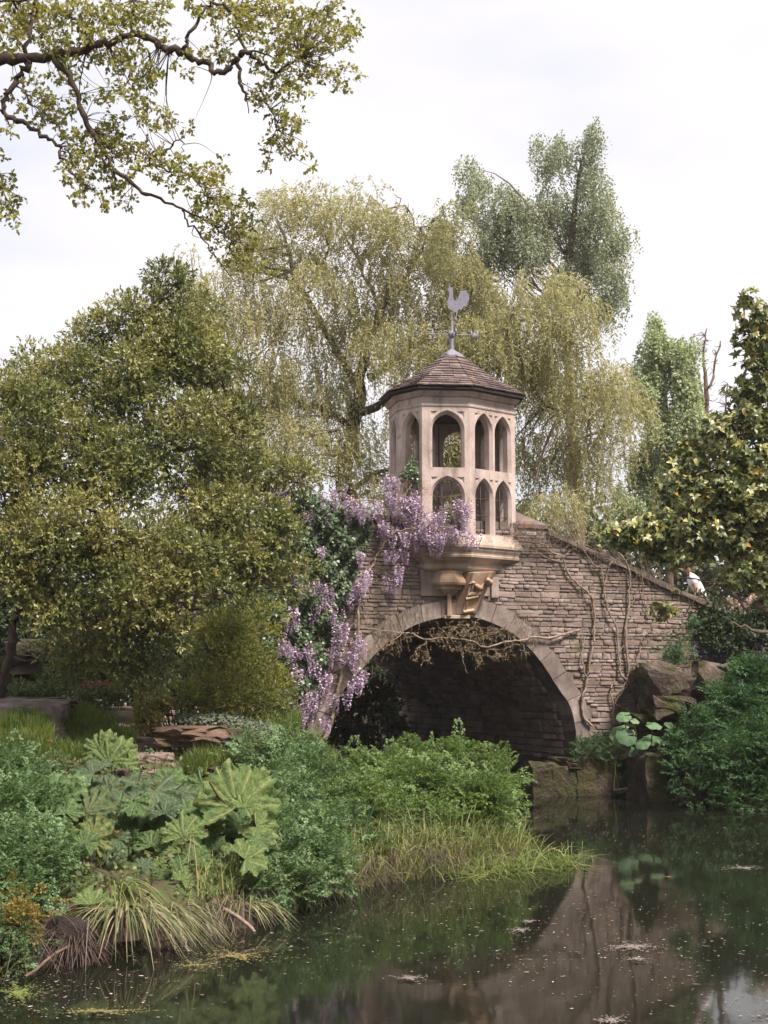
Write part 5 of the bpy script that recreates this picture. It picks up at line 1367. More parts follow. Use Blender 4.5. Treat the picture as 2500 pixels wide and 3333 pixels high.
V, F = blades(P, upright(len(P), .4), R.uniform(.08, .28, len(P)), .008, 3, R.uniform(.1, .6, len(P)))
tag(addmesh('grass', npmesh('grass', V, F), M_GRASS, kind='stuff'), 'scattered grass over the left bank', 'grass')
# low leaves everywhere on the banks
xy = np.vstack([np.column_stack([R.uniform(-8, 1.9, 60000), R.uniform(9.5, 26, 60000)]), np.column_stack([R.uniform(4.2, 12, 16000), R.uniform(20, 29, 16000)])])
sd = shoredist(xy[:, 0], xy[:, 1])
nn = np.sin(xy[:, 0] * 2.1 + 1) * np.sin(xy[:, 1] * 1.7) + np.sin(xy[:, 0] * .9 - xy[:, 1] * 1.1)
ok_ = (sd > .12) & (R.random(len(xy)) < .72 + .28 * nn)
xy = xy[ok_]
P = ground_pts(xy); P[:, 2] += R.random(len(P)) ** 1.5 * .16
V, F = leaves(P, runit(len(P)) + np.array([0, -.3, .2]), runit(len(P)) * .6 + np.array([0, -.3, 1.0]), R.uniform(.03, .075, len(P)), R.uniform(.025, .05, len(P)), .1)
M_COVER = leafmat('low_leaf', [(0, (.025, .045, .018)), (.4, (.06, .09, .03)), (.75, (.12, .145, .05)), (.93, (.19, .19, .09)), (1, (.22, .13, .06))], trans=.3, big=1.2)
tag(addmesh('ground_cover', npmesh('ground_cover', V, F), M_COVER, kind='stuff'), 'low mixed leaves covering the banks', 'ground cover')

# ------------------------------------------------------------------ rocks, steps
def rk(px, py, w, h, Y, label, name='boulder', mat=M_BOULDER, deep=.8, rot=0.0, seed=0, boxy=.6, rough=.24, group=None, cat='rock'):
    c = at(px, py, Y); s_ = Y / FPX
    o = rock(name, c, (w * s_ * 1.1, deep, h * s_ * 1.15), mat, seed, None, rot, rough, boxy=boxy)
    return tag(o, label, cat, group)
G_ = 'boulders on the banks'
rk(80, 2200, 230, 100, 20.5, 'large rock outcrop with mossy top beside the evergreen trunk', seed=1, deep=1.2, group=G_)
rk(130, 2115, 90, 46, 21.2, 'pale broken stones lying on the outcrop at the upper left', seed=2, deep=.5, group=G_, rough=.3)
rk(60, 2115, 60, 40, 21.0, 'low pale stone right beside the evergreen trunk', seed=12, deep=.4, group=G_)
rk(130, 2290, 160, 30, 18.6, 'flat ledge of rock above the soft grass mound', seed=3, deep=.7, group=G_, boxy=.8)
rk(70, 2365, 270, 150, 17.7, 'long pinkish rock with a rounded end dividing the two grass mounds', seed=4, deep=.9, group=G_, boxy=.5, rough=.16, mat=stone('pinkish_rock', [(.11, .08, .068), (.21, .16, .14), (.32, .255, .23)], s=3, var=0, bump=1.0, grain=36, moss=[((.07, .075, .022), 2.2, .54, .7)]))
rk(395, 2550, 44, 64, 15.6, 'small upright pale stone in front of the young gunnera', seed=5, deep=.35, group=G_)
rk(440, 2560, 50, 60, 15.8, 'small reddish stone at the foot of the steps', seed=6, deep=.4, group=G_)
rk(640, 2395, 190, 50, 18.4, 'broad flat mossy slab beside the steps', seed=7, deep=1.5, group=G_, boxy=.85, mat=stone('reddish_moss_slab', [(.10, .065, .045), (.19, .125, .09), (.27, .19, .145)], s=3.2, var=0, bump=1.0, moss=[((.17, .085, .035), 2.0, .50, .8), ((.09, .085, .025), 3.1, .58, .6)]))
rk(740, 2430, 200, 60, 18.0, 'lower front edge of the slab, brown and ledge-like', seed=8, deep=1.0, group=G_, boxy=.85)
rk(740, 2510, 90, 30, 17.0, 'low pinkish rock peeping over the largest gunnera leaf', seed=9, deep=.5, group=G_)
rk(1010, 2460, 60, 56, 22.5, 'rusty red stone at the root of the wisteria', seed=10, deep=.4, group=G_, mat=stone('rusty_stone', [(.11, .06, .035), (.22, .125, .075), (.30, .20, .14)], s=2.5, var=0, bump=.7))
rk(2160, 2235, 140, 120, 26.2, 'big mossy boulder against the right end of the bridge wall', seed=20, deep=.9, group=G_, boxy=.75)
rk(2185, 2312, 120, 78, 25.8, 'lower brown boulder behind the round butterbur leaves', seed=21, deep=.8, group=G_, boxy=.7)
rk(2330, 2225, 170, 110, 26.2, 'long dark boulder with yellow lichen edge below the bluebells', seed=22, deep=1.0, group=G_, boxy=.75)
rk(2085, 2345, 80, 50, 26.1, 'dark boulder in shadow at the foot of the bare vines', seed=23, deep=.6, group=G_)
rk(2165, 2535, 190, 135, 25.1, 'square block of stone standing in the water under the butterbur', seed=24, deep=.8, group=G_, boxy=.88, rot=.3, mat=M_PLINTH, rough=.1)
rk(2330, 2560, 150, 90, 24.4, 'dark wet boulder under the hanging plants of the right bank', seed=25, deep=.8, group=G_, mat=M_PLINTH)
rk(2055, 2590, 90, 30, 25.6, 'sunken dark stone in the gap of the waterside blocks', seed=26, deep=.5, group=G_, mat=M_PLINTH)
M_PINKROCK = None
M_STEP = stone('worn_step', [(.11, .075, .06), (.20, .145, .12), (.29, .22, .19)], s=2.8, var=.1, bump=.6, moss=(MOSS, 2.5, .60, .6))
for i, (px, py, w, Y, lab) in enumerate([(505, 2535, 110, 16.8, 'lowest worn stone step above the gunnera'), (500, 2478, 120, 17.5, 'second stone step with a wide brown riser'), (490, 2425, 120, 18.2, 'third stone step half hidden by shrubs'), (400, 2325, 130, 20.0, 'uppermost stone step with pink flowers behind it')]):
    tag(rock('stone_step', at(px, py, Y), (w * Y / FPX * 1.1, .55, .19), M_STEP, 90 + i, None, .1, .06, boxy=.97), lab, 'step', 'stone steps up the bank')
# ivy carpet on the slab
rr_ = [(690, 2345, 130, 26, 19.0), (800, 2380, 110, 36, 18.8), (880, 2420, 90, 40, 18.8), (760, 2350, 90, 22, 19.3)]
C_, A_ = lumps(rr_, 1.5)
S, U, _ = shell(C_, A_, 5200, .7, .6)
V, F = leaves(S, runit(len(S)) + np.array([0, -.5, -.2]), U + np.array([0, -.5, .6]), R.uniform(.03, .055, len(S)), R.uniform(.03, .045, len(S)), .06)
tag(addmesh('ivy_carpet', npmesh('ivy_carpet', V, F), leafmat('grey_ivy_leaf', [(0, (.035, .05, .028)), (.5, (.085, .105, .062)), (1, (.20, .20, .15))], trans=.2), kind='stuff'), 'greyish ivy creeping over the flat slab', 'ivy')
bush('small_shrub', [(470, 2330, 40, 60, 18.6), (510, 2380, 50, 40, 18.4), (530, 2300, 40, 30, 18.8)], 'thin yellowish shrub beside the top of the steps', 'shrub', leafmat('yellowish_leaf', [(0, (.05, .06, .018)), (.5, (.15, .145, .04)), (1, (.32, .28, .09))], trans=.3), 520, 6, .07, .045, .024, (.06, .12), 30, inner=.2)
bush('small_shrub', [(330, 2270, 60, 40, 19.4), (290, 2290, 50, 40, 19.2), (250, 2240, 50, 40, 19.8)], 'low bluish shrub with pink flowers under the evergreen', 'shrub', M_COVER, 620, 6, .07, .05, .02, (.08, .14), 30)
bush('small_shrub', [(130, 2260, 110, 40, 19.3), (60, 2280, 80, 40, 19.0), (190, 2180, 40, 60, 20)], 'tangled low shrub with fallen leaves on the outcrop', 'shrub', M_COVER, 900, 6, .07, .05, .025, (.08, .16), 40)
bush('small_shrub', [(150, 2510, 70, 40, 14.6), (200, 2530, 50, 36, 14.5)], 'small variegated shrub behind the left gunnera leaf', 'shrub', leafmat('variegated_leaf', [(0, (.05, .07, .025)), (.5, (.16, .16, .07)), (1, (.40, .33, .20))], trans=.3), 420, 6, .06, .05, .028, (.07, .12), 26)
# small flowers
M_YEL = plain('yellow_petal', (.75, .42, .015), .6); M_PINK = plain('pink_petal', (.50, .08, .14), .6); M_ORG = plain('orange_petal', (.65, .22, .03), .6)
def flower(px, py, Y, d, mat, label, group, stem=.16):
    c = at(px, py, Y)
    g = thing('poppy_flower', (c.x, c.y, c.z - stem), label, 'flower', group)
    V, F = [], []
    for i in range(5):
        a = 6.283 * i / 5; b_ = len(V)
        ca, sa = math.cos(a), math.sin(a); cb, sb = math.cos(a + .6), math.sin(a + .6); cc, sc_ = math.cos(a - .6), math.sin(a - .6)
        V += [(c.x, c.y, c.z - d * .25), (c.x + cc * d * .45, c.y + sc_ * d * .45, c.z + d * .1), (c.x + ca * d * .6, c.y + sa * d * .6, c.z + d * .16), (c.x + cb * d * .45, c.y + sb * d * .45, c.z + d * .1)]
        F.append((b_, b_ + 1, b_ + 2, b_ + 3))
    addmesh('petals', pymesh('petals', V, F), mat, g)
    acc = Acc(); acc.add(*tube([(c.x, c.y, c.z - stem), (c.x, c.y, c.z - d * .2)], .003, 4)); acc.obj('stem', M_STALK_GREEN, g)
for (x, y, Y, lab) in [(210, 2081, 20.6, 'yellow poppy at the right end of the rock outcrop'), (60, 2050, 22, 'yellow poppy on the grass behind the evergreen trunk'), (3, 2226, 19.4, 'yellow poppy at the very left edge'), (540, 2288, 18.4, 'yellow poppy above the ivy-covered slab')]:
    flower(x, y, Y, .075, M_YEL, lab, 'yellow poppies')
for (x, y, Y, lab) in [(108, 2390, 16.3, 'orange poppy low on the soft grass mound'), (162, 2412, 16.0, 'orange poppy near the foot of the sloping rock'), (115, 2335, 17, 'small yellow-orange poppy high on the grass mound'), (100, 2434, 15.8, 'dark orange poppy at the bottom of the grass mound'), (455, 2269, 18.5, 'orange poppy above the thin yellowish shrub')]:
    flower(x, y, Y, .06, M_ORG, lab, 'orange poppies')
acc = Acc()
for _ in range(60):
    c = np.array(at(R.uniform(250, 375), R.uniform(2215, 2255), 19.4)); acc.add(*leaves(c + R.normal(size=(4, 3)) * .012, runit(4), runit(4), .03, .025, .1))
tag(acc.obj('pink_flowers', M_PINK, None, kind='stuff'), 'tiny pink flowers before the dark hollow under the evergreen', 'flowers')
# ------------------------------------------------------------------ wisteria on the left, ivy, bare vines on the right
def scat(name, label, rows, M_, n, cat='ivy', L=(.035, .065), lump=.22):
    pass
IVY = [(860, 1640), (930, 1590), (1010, 1600), (1100, 1640), (1215, 1690), (1195, 1770), (1160, 1860), (1130, 1960), (1110, 2060), (1075, 2140), (1050, 2210), (1010, 2290), (985, 2330), (920, 2290), (870, 2180), (850, 1900)]
n = 0; P = []
while n < 15000:
    x, y = R.uniform(850, 1220, 4000), R.uniform(1590, 2340, 4000)
    k_ = inpoly(x, y, IVY)
    for a, b_ in zip(x[k_], y[k_]):
        bump = .5 + .5 * math.sin(a * .045 + 1) * math.sin(b_ * .04) + .3 * math.sin(a * .11 + b_ * .09)
        P.append(onwall(a, b_, .06 + .26 * max(0, bump) * R.random() ** .4)); n += 1
P = np.array(P)
ivb = onwall(960, 2330, .1)
ivy = thing('ivy_plant', ivb, 'dark green ivy cloaking the bridge wall left of the arch', 'ivy')
M_IVY = leafmat('ivy_leaf', [(0, (.016, .032, .012)), (.4, (.04, .07, .026)), (.8, (.085, .12, .05)), (1, (.17, .19, .10))], trans=.2, big=2.5, bigamt=.4, rough=.4, spec=.45)
V, F = leaves(P, np.array([0, -.1, -.7]) + runit(len(P)) * .7, np.array(WN) * 1.0 + np.array([0, 0, .5]) + runit(len(P)) * .45, R.uniform(.045, .08, len(P)), R.uniform(.045, .07, len(P)), .08, .4)
addmesh('foliage', npmesh('foliage', V, F), M_IVY, ivy, kind='stuff')
acc = Acc()
for q in ([(960, 2330), (980, 2150), (1010, 1950), (1060, 1750)], [(960, 2330), (930, 2100), (920, 1850), (940, 1640)], [(980, 2300), (1050, 2100), (1100, 1900), (1150, 1720)]):
    smooth_tube(acc, [onwall(a, b_, .04) for a, b_ in q], .02, .006, 5, 5, .01)
acc.obj('stems', M_VINE, ivy, True)
rr_ = [(1335, 1535, 26, 26, 24.8), (1345, 1505, 14, 20, 24.85), (1310, 1555, 16, 16, 24.85), (1358, 1560, 12, 22, 24.85)]
C_, A_ = lumps(rr_, 1); S, U, _ = shell(C_, A_, 420, .4)
ti = thing('ivy_sprig', at(1335, 1570, 24.9), 'small ivy sprig climbing the left face of the gazebo', 'ivy')
V, F = leaves(S, runit(len(S)) + np.array([0, 0, -.5]), runit(len(S)) * .5 + np.array([0, -1, .4]), .045, .04, .08); addmesh('foliage', npmesh('foliage', V, F), M_IVY, ti, kind='stuff')
acc = Acc(); smooth_tube(acc, [at(1350, 1640, 24.95), at(1345, 1560, 24.9), at(1352, 1480, 24.92), at(1349, 1440, 24.95)], .008, .003, 5, 4, .01); acc.obj('stem', M_VINE, ti)
sm_ = [(2010 + 190, 1930, 30, 30)]

f5 = lambda x, y: (850 + x * .4295, 1500 + y * .4295)
f6 = lambda x, y: (1220 + x * .3014, 1450 + y * .3014)
wb_ = onwall(*f5(415, 2175), .05)
wis = thing('wisteria_vine', wb_, 'flowering wisteria with hanging lilac clusters over ivy and parapet', 'climber')
acc = Acc()
WV = []
def vine(acc, pts, r0, r1, off=.07, f=None, keep=None, m=5):
    q = [onwall(*(f(*p) if f else p), off + R.uniform(-.01, .02)) for p in pts]
    Q = smooth_tube(acc, q, r0, r1, m, 7, .008, .1)
    if keep is not None: keep.append(Q)
    return Q
for pts, r0, r1 in [([(410, 2175), (450, 2130), (490, 2090), (525, 2010), (540, 1930), (560, 1820), (590, 1700), (610, 1580)], .042, .03), ([(610, 1580), (660, 1480), (725, 1360), (735, 1200), (745, 1060), (755, 920)], .028, .022), ([(755, 920), (830, 810), (890, 700), (965, 590), (980, 550)], .026, .018), ([(610, 1580), (500, 1450), (420, 1300), (380, 1150), (400, 1000)], .02, .012), ([(755, 920), (640, 1000), (520, 1080), (400, 1050), (260, 1100)], .016, .008),
                    ([(980, 550), (1000, 450), (950, 330), (850, 300), (700, 290), (520, 250), (300, 240)], .018, .008), ([(980, 550), (1060, 470), (1130, 380), (1190, 300)], .014, .007), ([(740, 1000), (780, 1120), (830, 1220), (860, 1300)], .01, .004), ([(900, 680), (1000, 680), (1080, 640), (1110, 620)], .01, .005), ([(560, 1800), (660, 1740), (740, 1640)], .012, .006), ([(420, 1300), (330, 1420), (250, 1540), (210, 1700)], .012, .006), ([(400, 1000), (330, 800), (400, 560), (420, 350)], .012, .006)]:
    vine(acc, pts, r0, r1, .12 if pts[0][0] < 700 else .08, f5, WV)
for pts, Y in [([(130, 980), (330, 900), (560, 900), (780, 880), (960, 860)], 24.7), ([(560, 900), (700, 740), (880, 680), (1020, 660)], 24.75), ([(400, 420), (300, 560), (200, 700)], 24.8), ([(780, 880), (930, 960), (1080, 1030)], 24.7)]:
    WV.append(smooth_tube(acc, [at(*f6(*p), Y) for p in pts], .014, .006, 5, 6, .01))
acc.obj('stems', M_VINE, wis, True)
SWI = np.concatenate(WV)
def raceme(name, seed, mat):
    r = np.random.default_rng(seed); n = 95
    t = r.random(n) ** .8; a = r.random(n) * 6.283
    rr = (.30 * (1 - t) ** .6 * np.sin(np.clip(t * 5 + .45, 0, 1.57)) + .03)
    P = np.stack([np.cos(a) * rr * .55, np.sin(a) * rr * .55, -t], -1)
    D = np.stack([np.cos(a), np.sin(a), -.15 + r.normal(size=n) * .4], -1)
    V, F = leaves(P, D, r.normal(size=(n, 3)) + [0, 0, 1.0], .125 * (1.15 - .6 * t), .115 * (1.15 - .6 * t), .25, .55)
    acc_ = Acc(); acc_.add(V, F); acc_.add(*tube([(0, 0, .06), (0, 0, -.5), (.02, 0, -.97)], [.012, .009, .004], 3))
    me = npmesh(name, np.concatenate(acc_.V), np.concatenate(acc_.F)); me.materials.append(mat)
    return me
m, t, b, o = newmat('lilac_petal')
c = ramp(t, nd(t, 'NewGeometry').outputs['Random Per Island'], [(0, (.32, .235, .345)), (.35, (.47, .365, .495)), (.7, (.60, .50, .615)), (1, (.76, .69, .76))])
c = mixc(t, 1, c, ramp(t, nd(t, 'ObjectInfo').outputs['Random'], [(0, (.78, .72, .72)), (1, (1.15, 1.1, 1.12))]), 'MULTIPLY')
t.links.new(c, b.inputs['Base Color']); b.inputs['Roughness'].default_value = .7
tr = nd(t, 'BsdfTranslucent'); t.links.new(c, tr.inputs[0]); ms = nd(t, 'MixShader'); ms.inputs[0].default_value = .3
t.links.new(b.outputs[0], ms.inputs[1]); t.links.new(tr.outputs[0], ms.inputs[2]); t.links.new(ms.outputs[0], o.inputs[0])
RAC = [raceme('flower_cluster', s_, m) for s_ in range(6)]
CL5 = [(200, 240, 50, 4), (510, 270, 40, 4), (600, 250, 50, 3), (700, 330, 80, 8), (780, 390, 40, 5), (880, 350, 60, 6), (980, 140, 50, 3), (1030, 160, 30, 3), (950, 300, 60, 6), (1150, 330, 90, 10), (1190, 420, 70, 9), (1080, 420, 60, 7), (930, 490, 35, 4), (1020, 540, 30, 3), (1070, 560, 25, 2), (1200, 560, 80, 7), (350, 430, 40, 5), (500, 470, 20, 1), (170, 560, 35, 3), (470, 690, 35, 4), (740, 740, 40, 4), (1000, 720, 50, 6), (1100, 700, 25, 3), (1060, 850, 50, 6), (950, 890, 25, 2), (1030, 930, 30, 2), (800, 900, 50, 6), (720, 990, 70, 8), (640, 1060, 40, 4), (220, 920, 50, 5), (370, 980, 40, 4), (450, 960, 40, 5), (540, 1010, 40, 4), (480, 1130, 80, 9), (260, 1160, 40, 4), (580, 1130, 30, 3), (420, 1220, 40, 4), (190, 1240, 30, 3), (570, 1270, 40, 5), (650, 1280, 40, 5), (590, 1370, 35, 4), (740, 1380, 50, 6), (680, 1450, 90, 11), (530, 1490, 30, 3), (200, 1380, 60, 5), (160, 1420, 30, 3), (220, 1470, 60, 6), (360, 1440, 50, 6), (300, 1590, 50, 5), (420, 1570, 40, 5), (500, 1640, 50, 7), (190, 1570, 30, 2), (740, 1640, 50, 6), (730, 1720, 30, 2), (640, 1740, 60, 5), (560, 1800, 50, 5), (650, 1800, 20, 2), (200, 1740, 50, 4), (220, 1830, 40, 4), (330, 1850, 70, 9), (400, 1800, 50, 7), (330, 1940, 50, 6), (490, 1990, 30, 3), (520, 2000, 20, 2), (0, 1090, 12, 2), (1080, 300, 60, 4)]
CL6 = [(620, 810, 40, 4), (700, 760, 40, 4), (760, 690, 30, 3), (850, 690, 40, 2), (900, 660, 30, 3), (1000, 670, 40, 5), (960, 740, 30, 4), (950, 850, 30, 3), (680, 820, 40, 4), (480, 950, 60, 6), (560, 950, 60, 7), (630, 1000, 50, 7), (680, 1090, 35, 5), (740, 1020, 50, 6), (860, 930, 50, 6), (800, 920, 50, 5), (930, 970, 40, 4), (1000, 1030, 20, 2), (1080, 1020, 35, 4), (440, 1000, 40, 4), (360, 1010, 30, 2), (290, 980, 25, 3), (220, 940, 30, 4), (90, 880, 40, 5), (470, 620, 60, 5), (400, 700, 60, 6), (300, 640, 60, 4)]
spots = []
for f, cl in ((f5, CL5), (f6, CL6)):
    for x, y, r_, n_ in cl:
        for _ in range(max(1, int(n_ * .74))):
            a = R.random() * 6.283; q = math.sqrt(R.random()) * r_
            px, py = f(x + math.cos(a) * q, y + math.sin(a) * q * .8)
            py -= 18
            p = onwall(px, py, R.uniform(.15, .42)) if f is f5 else at(px, py, R.uniform(24.6, 24.85))
            spots.append(p)
for p in spots[:298]:
    L = R.uniform(.20, .36); w = L * R.uniform(.85, 1.25)
    M4 = Matrix.Translation(p) @ Matrix.Rotation(R.random() * 6.28, 4, 'Z') @ Matrix.Rotation(R.normal() * .2, 4, 'X') @ Matrix.Diagonal((w, w, L, 1))
    place(RAC, 'flower_cluster', wis, M4)
if spots[298:]:
    stuffed(RAC, [Matrix.Translation(p) @ Matrix.Diagonal((.27, .27, .27, 1)) for p in spots[298:]], 'more_clusters', m, wis)
acc = Acc(); twigs(acc, SWI, np.array(spots)[::1], .004, .12, 3, taper=.6)
acc.obj('twigs', M_VINE, wis, kind='stuff')
# thin bronze young leaves and spent twigs among the flowers
i = R.integers(len(spots), size=2600); P = np.array(spots)[i] + R.normal(size=(2600, 3)) * .16
P[:, 2] += .03
V, F = leaves(P, runit(2600) + np.array([0, 0, -.4]), runit(2600), R.uniform(.03, .07, 2600), .012, .1)
addmesh('young_leaves', npmesh('young_leaves', V, F), leafmat('bronze_leaf', [(0, (.10, .07, .05)), (.5, (.22, .155, .11)), (.8, (.30, .23, .15)), (1, (.22, .21, .08))], trans=.35), wis, kind='stuff')

# bare vines spreading over the right of the wall
f4 = lambda x, y: (1650 + x * .5124, 1650 + y * .5124)
f3 = lambda x, y: (900 + x * .512, 1900 + y * .512)
rv = thing('bare_vine', onwall(*f4(865, 1400), .05), 'leafless twisting vine climbing the right of the bridge wall and hanging across the arch', 'climber')
acc = Acc(); KV = []
for pts, r0, r1 in [([(540, 1390), (490, 1340), (475, 1230), (500, 1150), (512, 1060), (530, 950), (550, 850), (556, 700), (546, 600), (510, 540), (430, 470), (372, 385), (360, 320), (290, 290), (240, 240), (160, 225)], .03, .012),
                    ([(865, 1390), (840, 1290), (822, 1190), (778, 1118), (772, 1020), (758, 880), (755, 740), (775, 640), (775, 560), (785, 430), (745, 330), (705, 290)], .036, .014),
                    ([(825, 1340), (760, 1290), (692, 1255), (720, 1190), (776, 1118), (728, 1070), (714, 1000), (704, 850), (690, 750), (652, 680), (625, 580), (612, 480), (600, 388), (562, 375), (520, 320), (450, 230), (390, 140), (340, 100)], .026, .010),
                    ([(690, 1255), (688, 1200), (730, 1160), (760, 1110), (775, 1040)], .016, .012), ([(685, 1375), (672, 1260), (660, 1160), (685, 1100)], .022, .012), ([(620, 500), (632, 440), (650, 370), (700, 330), (730, 300)], .014, .008),
                    ([(910, 690), (880, 610), (868, 540), (860, 440), (852, 340)], .012, .007), ([(870, 555), (815, 580), (780, 635)], .009, .006), ([(835, 950), (848, 880), (868, 825), (905, 790), (940, 812), (1000, 780)], .015, .008), ([(512, 1100), (490, 1030), (474, 950), (488, 860), (482, 785)], .018, .008),
                    ([(360, 320), (400, 280), (430, 260)], .008, .004), ([(372, 350), (340, 350), (250, 320), (180, 280)], .01, .005), ([(545, 600), (560, 565), (575, 550)], .008, .004), ([(710, 920), (750, 870), (758, 860)], .008, .004), ([(785, 1070), (810, 1010), (830, 990)], .012, .006), ([(450, 230), (480, 200), (500, 150)], .008, .004), ([(430, 215), (370, 160), (300, 130)], .008, .003), ([(370, 390), (420, 360), (480, 330)], .006, .003),
                    ([(1000, 1500), (760, 1560), (660, 1600), (600, 1700), (590, 1760)], .0, .0)]:
    if r0: vine(acc, pts, r0, r1, .075, f4, KV)
cross = [(1300, 1115), (1150, 1150), (1060, 1105)]
q = [onwall(*f4(460, 780), .08), onwall(*f4(380, 805), .09), onwall(*f4(270, 835), .1), onwall(*f4(180, 825), .1), onwall(*f4(90, 850), .1), onwall(*f3(1560, 360), .12), onwall(*f3(1450, 370), .16), onwall(*f3(1330, 405), .2), onwall(*f3(1230, 360), .2), onwall(*f3(1080, 345), .2), onwall(*f3(950, 355), .18), onwall(*f3(870, 320), .15), onwall(*f3(800, 310), .12), onwall(*f3(690, 300), .1), onwall(*f3(560, 280), .08)]
Qc = smooth_tube(acc, q, .024, .009, 6, 7, .006, .1)
for s0, pts in [((1080, 345), [(960, 370), (900, 410), (885, 450)]), ((1230, 360), [(1220, 300), (1260, 260), (1240, 230)]), ((1230, 365), [(1250, 420), (1280, 500)]), ((1080, 345), [(1130, 290), (1160, 260)]), ((1330, 405), [(1400, 430), (1430, 470)]), ((1450, 370), [(1410, 310), (1440, 290)]), ((950, 355), [(960, 420), (975, 480)]), ((800, 310), [(730, 370), (680, 420)]), ((1170, 345), [(1180, 480), (1215, 570)]), ((1560, 360), [(1570, 410), (1590, 450)])]:
    KV.append(smooth_tube(acc, [onwall(*f3(*s0), .18)] + [onwall(*f3(*p), .2 + R.uniform(-.05, .1)) for p in pts], .009, .004, 4, 5, .01))
acc.obj('stems', M_VINE, rv, True)
KVc = np.concatenate(KV + [Qc])
# shaggy bud sprays hanging from it, and fine dead twigs on the wall
tips = []
for (x, y, r_, n_) in [(700, 410, 60, 16), (760, 380, 40, 12), (830, 330, 40, 8), (900, 420, 50, 14), (950, 460, 40, 16), (1000, 310, 60, 12), (1080, 300, 60, 16), (1150, 270, 50, 14), (1190, 320, 60, 20), (1250, 280, 50, 14), (1290, 310, 60, 18), (1340, 320, 50, 16), (1230, 410, 50, 20), (1290, 440, 50, 18), (1280, 510, 20, 6), (1390, 440, 50, 16), (1430, 300, 50, 14), (1490, 310, 40, 10), (1470, 440, 40, 10), (1570, 430, 30, 8), (1100, 370, 60, 12), (1170, 400, 40, 12), (1500, 380, 40, 8), (1050, 360, 50, 8)]:
    for _ in range(n_):
        tips.append(onwall(*f3(x + R.normal() * r_ * .5, y + R.normal() * r_ * .45), .2 + R.normal() * .1))
tips = np.array(tips)
acc = Acc(); twigs(acc, np.vstack([Qc, np.concatenate(KV[-10:])]), tips, .004, .15, 3, taper=.6)
M_FINE = M_VINE
dead = []
for (x, y, rx, ry, n_) in [(130, 190, 130, 80, 150), (230, 250, 100, 60, 60), (360, 110, 80, 60, 50), (420, 120, 60, 60, 40), (700, 330, 80, 60, 40), (60, 170, 60, 100, 90), (480, 470, 200, 160, 60), (850, 400, 90, 90, 40), (560, 600, 120, 120, 30), (300, 190, 90, 40, 60), (450, 235, 90, 40, 60), (600, 285, 90, 40, 50), (740, 335, 90, 40, 50), (900, 410, 90, 40, 40)]:
    for _ in range(n_): dead.append(onwall(*f4(x + R.normal() * rx * .5, y + R.normal() * ry * .5), R.uniform(.04, .2)))
for p in dead:
    d = unit(R.normal(size=3)) * R.uniform(.08, .25); acc.add(*tube(catmull([np.array(p), np.array(p) + d * .5 + R.normal(size=3) * .03, np.array(p) + d], 2), [.0035, .003, .002, .002, .0015], 3))
acc.obj('twigs', M_VINE, rv, kind='stuff')
U = unit(runit(len(tips)) + np.array([.2, -.3, -.5]))
V, F = sprigs(tips, U, 14, .12, .032, .012, spread=.5, droop=.1)
addmesh('bud_sprays', npmesh('bud_sprays', V, F), leafmat('brown_bud', [(0, (.09, .065, .035)), (.5, (.20, .15, .085)), (1, (.30, .235, .13))], trans=.25), rv, kind='stuff')
# weedy fringe on the arch shoulder and along the coping
P = []
for _ in range(700):
    u_ = R.uniform(wuz(1780, 1722)[0], 8); P.append(wpt(u_, float(ZTOP(u_)) + .02 - .05 * R.random(), R.uniform(-.1, .1)))
for (x, y, r_, n_) in [(1130, 2085, 60, 120), (1240, 2020, 70, 180), (1330, 1985, 60, 140), (1190, 2140, 50, 90), (1270, 2060, 60, 120), (1720, 2060, 50, 90), (1690, 2020, 40, 60)]:
    for _ in range(n_): P.append(onwall(x + R.normal() * r_ * .5, y + R.normal() * r_ * .5, .06))
P = np.array(P)
V, F = blades(P, np.array([0, -.3, -1]) + R.normal(size=(len(P), 3)) * .7, R.uniform(.05, .16, len(P)), .005, 3, .3)
tag(addmesh('dry_weeds', npmesh('dry_weeds', V, F), leafmat('dry_weed', [(0, (.09, .07, .04)), (.6, (.19, .15, .09)), (1, (.16, .17, .05))], trans=.2), kind='stuff'), 'dry weeds and stems clinging to the arch shoulders', 'weeds')

# ------------------------------------------------------------------ right bank: butterbur, bluebells, blossom, fence, person
M_BUT = objleafmat('butterbur_leaf', [(0, (.05, .10, .045)), (.6, (.095, .165, .075)), (1, (.16, .23, .12))], trans=.25, rough=.6, spec=.25, back=(.16, .20, .12))
def round_leaf(name, seed):
    r = np.random.default_rng(seed); na, nr = 26, 5; ph = np.linspace(-2.95, 2.95, na)
    Rm = 1 - .10 * np.abs(ph) / 3 + .035 * np.sin(ph * 8 + seed) + r.normal(size=na) * .015; V = []
    for k_ in range(nr):
        f = k_ / (nr - 1); V.append(np.stack([Rm * f * np.cos(ph), Rm * f * np.sin(ph), -.30 * f ** 2 + .12 * f + .06 * f * np.sin(ph * 5 + seed) + .02 * f * np.cos(ph * 12)], -1))
    V = np.concatenate(V); i = (np.arange(nr - 1)[:, None] * na + np.arange(na - 1)[None]).ravel()
    me = npmesh(name, V, np.stack([i, i + na, i + na + 1, i + 1], -1), True); me.materials.append(M_BUT)
    return me
BV = [round_leaf('leaf', k_) for k_ in range(5)]
f9 = lambda x, y: (1950 + x * .3315, 2050 + y * .3315)
bb = at(*f9(420, 1250), 25.35)
but = thing('butterbur_plant', bb, 'butterbur with large round leaves at the right foot of the bridge', 'plant')
acc = Acc()
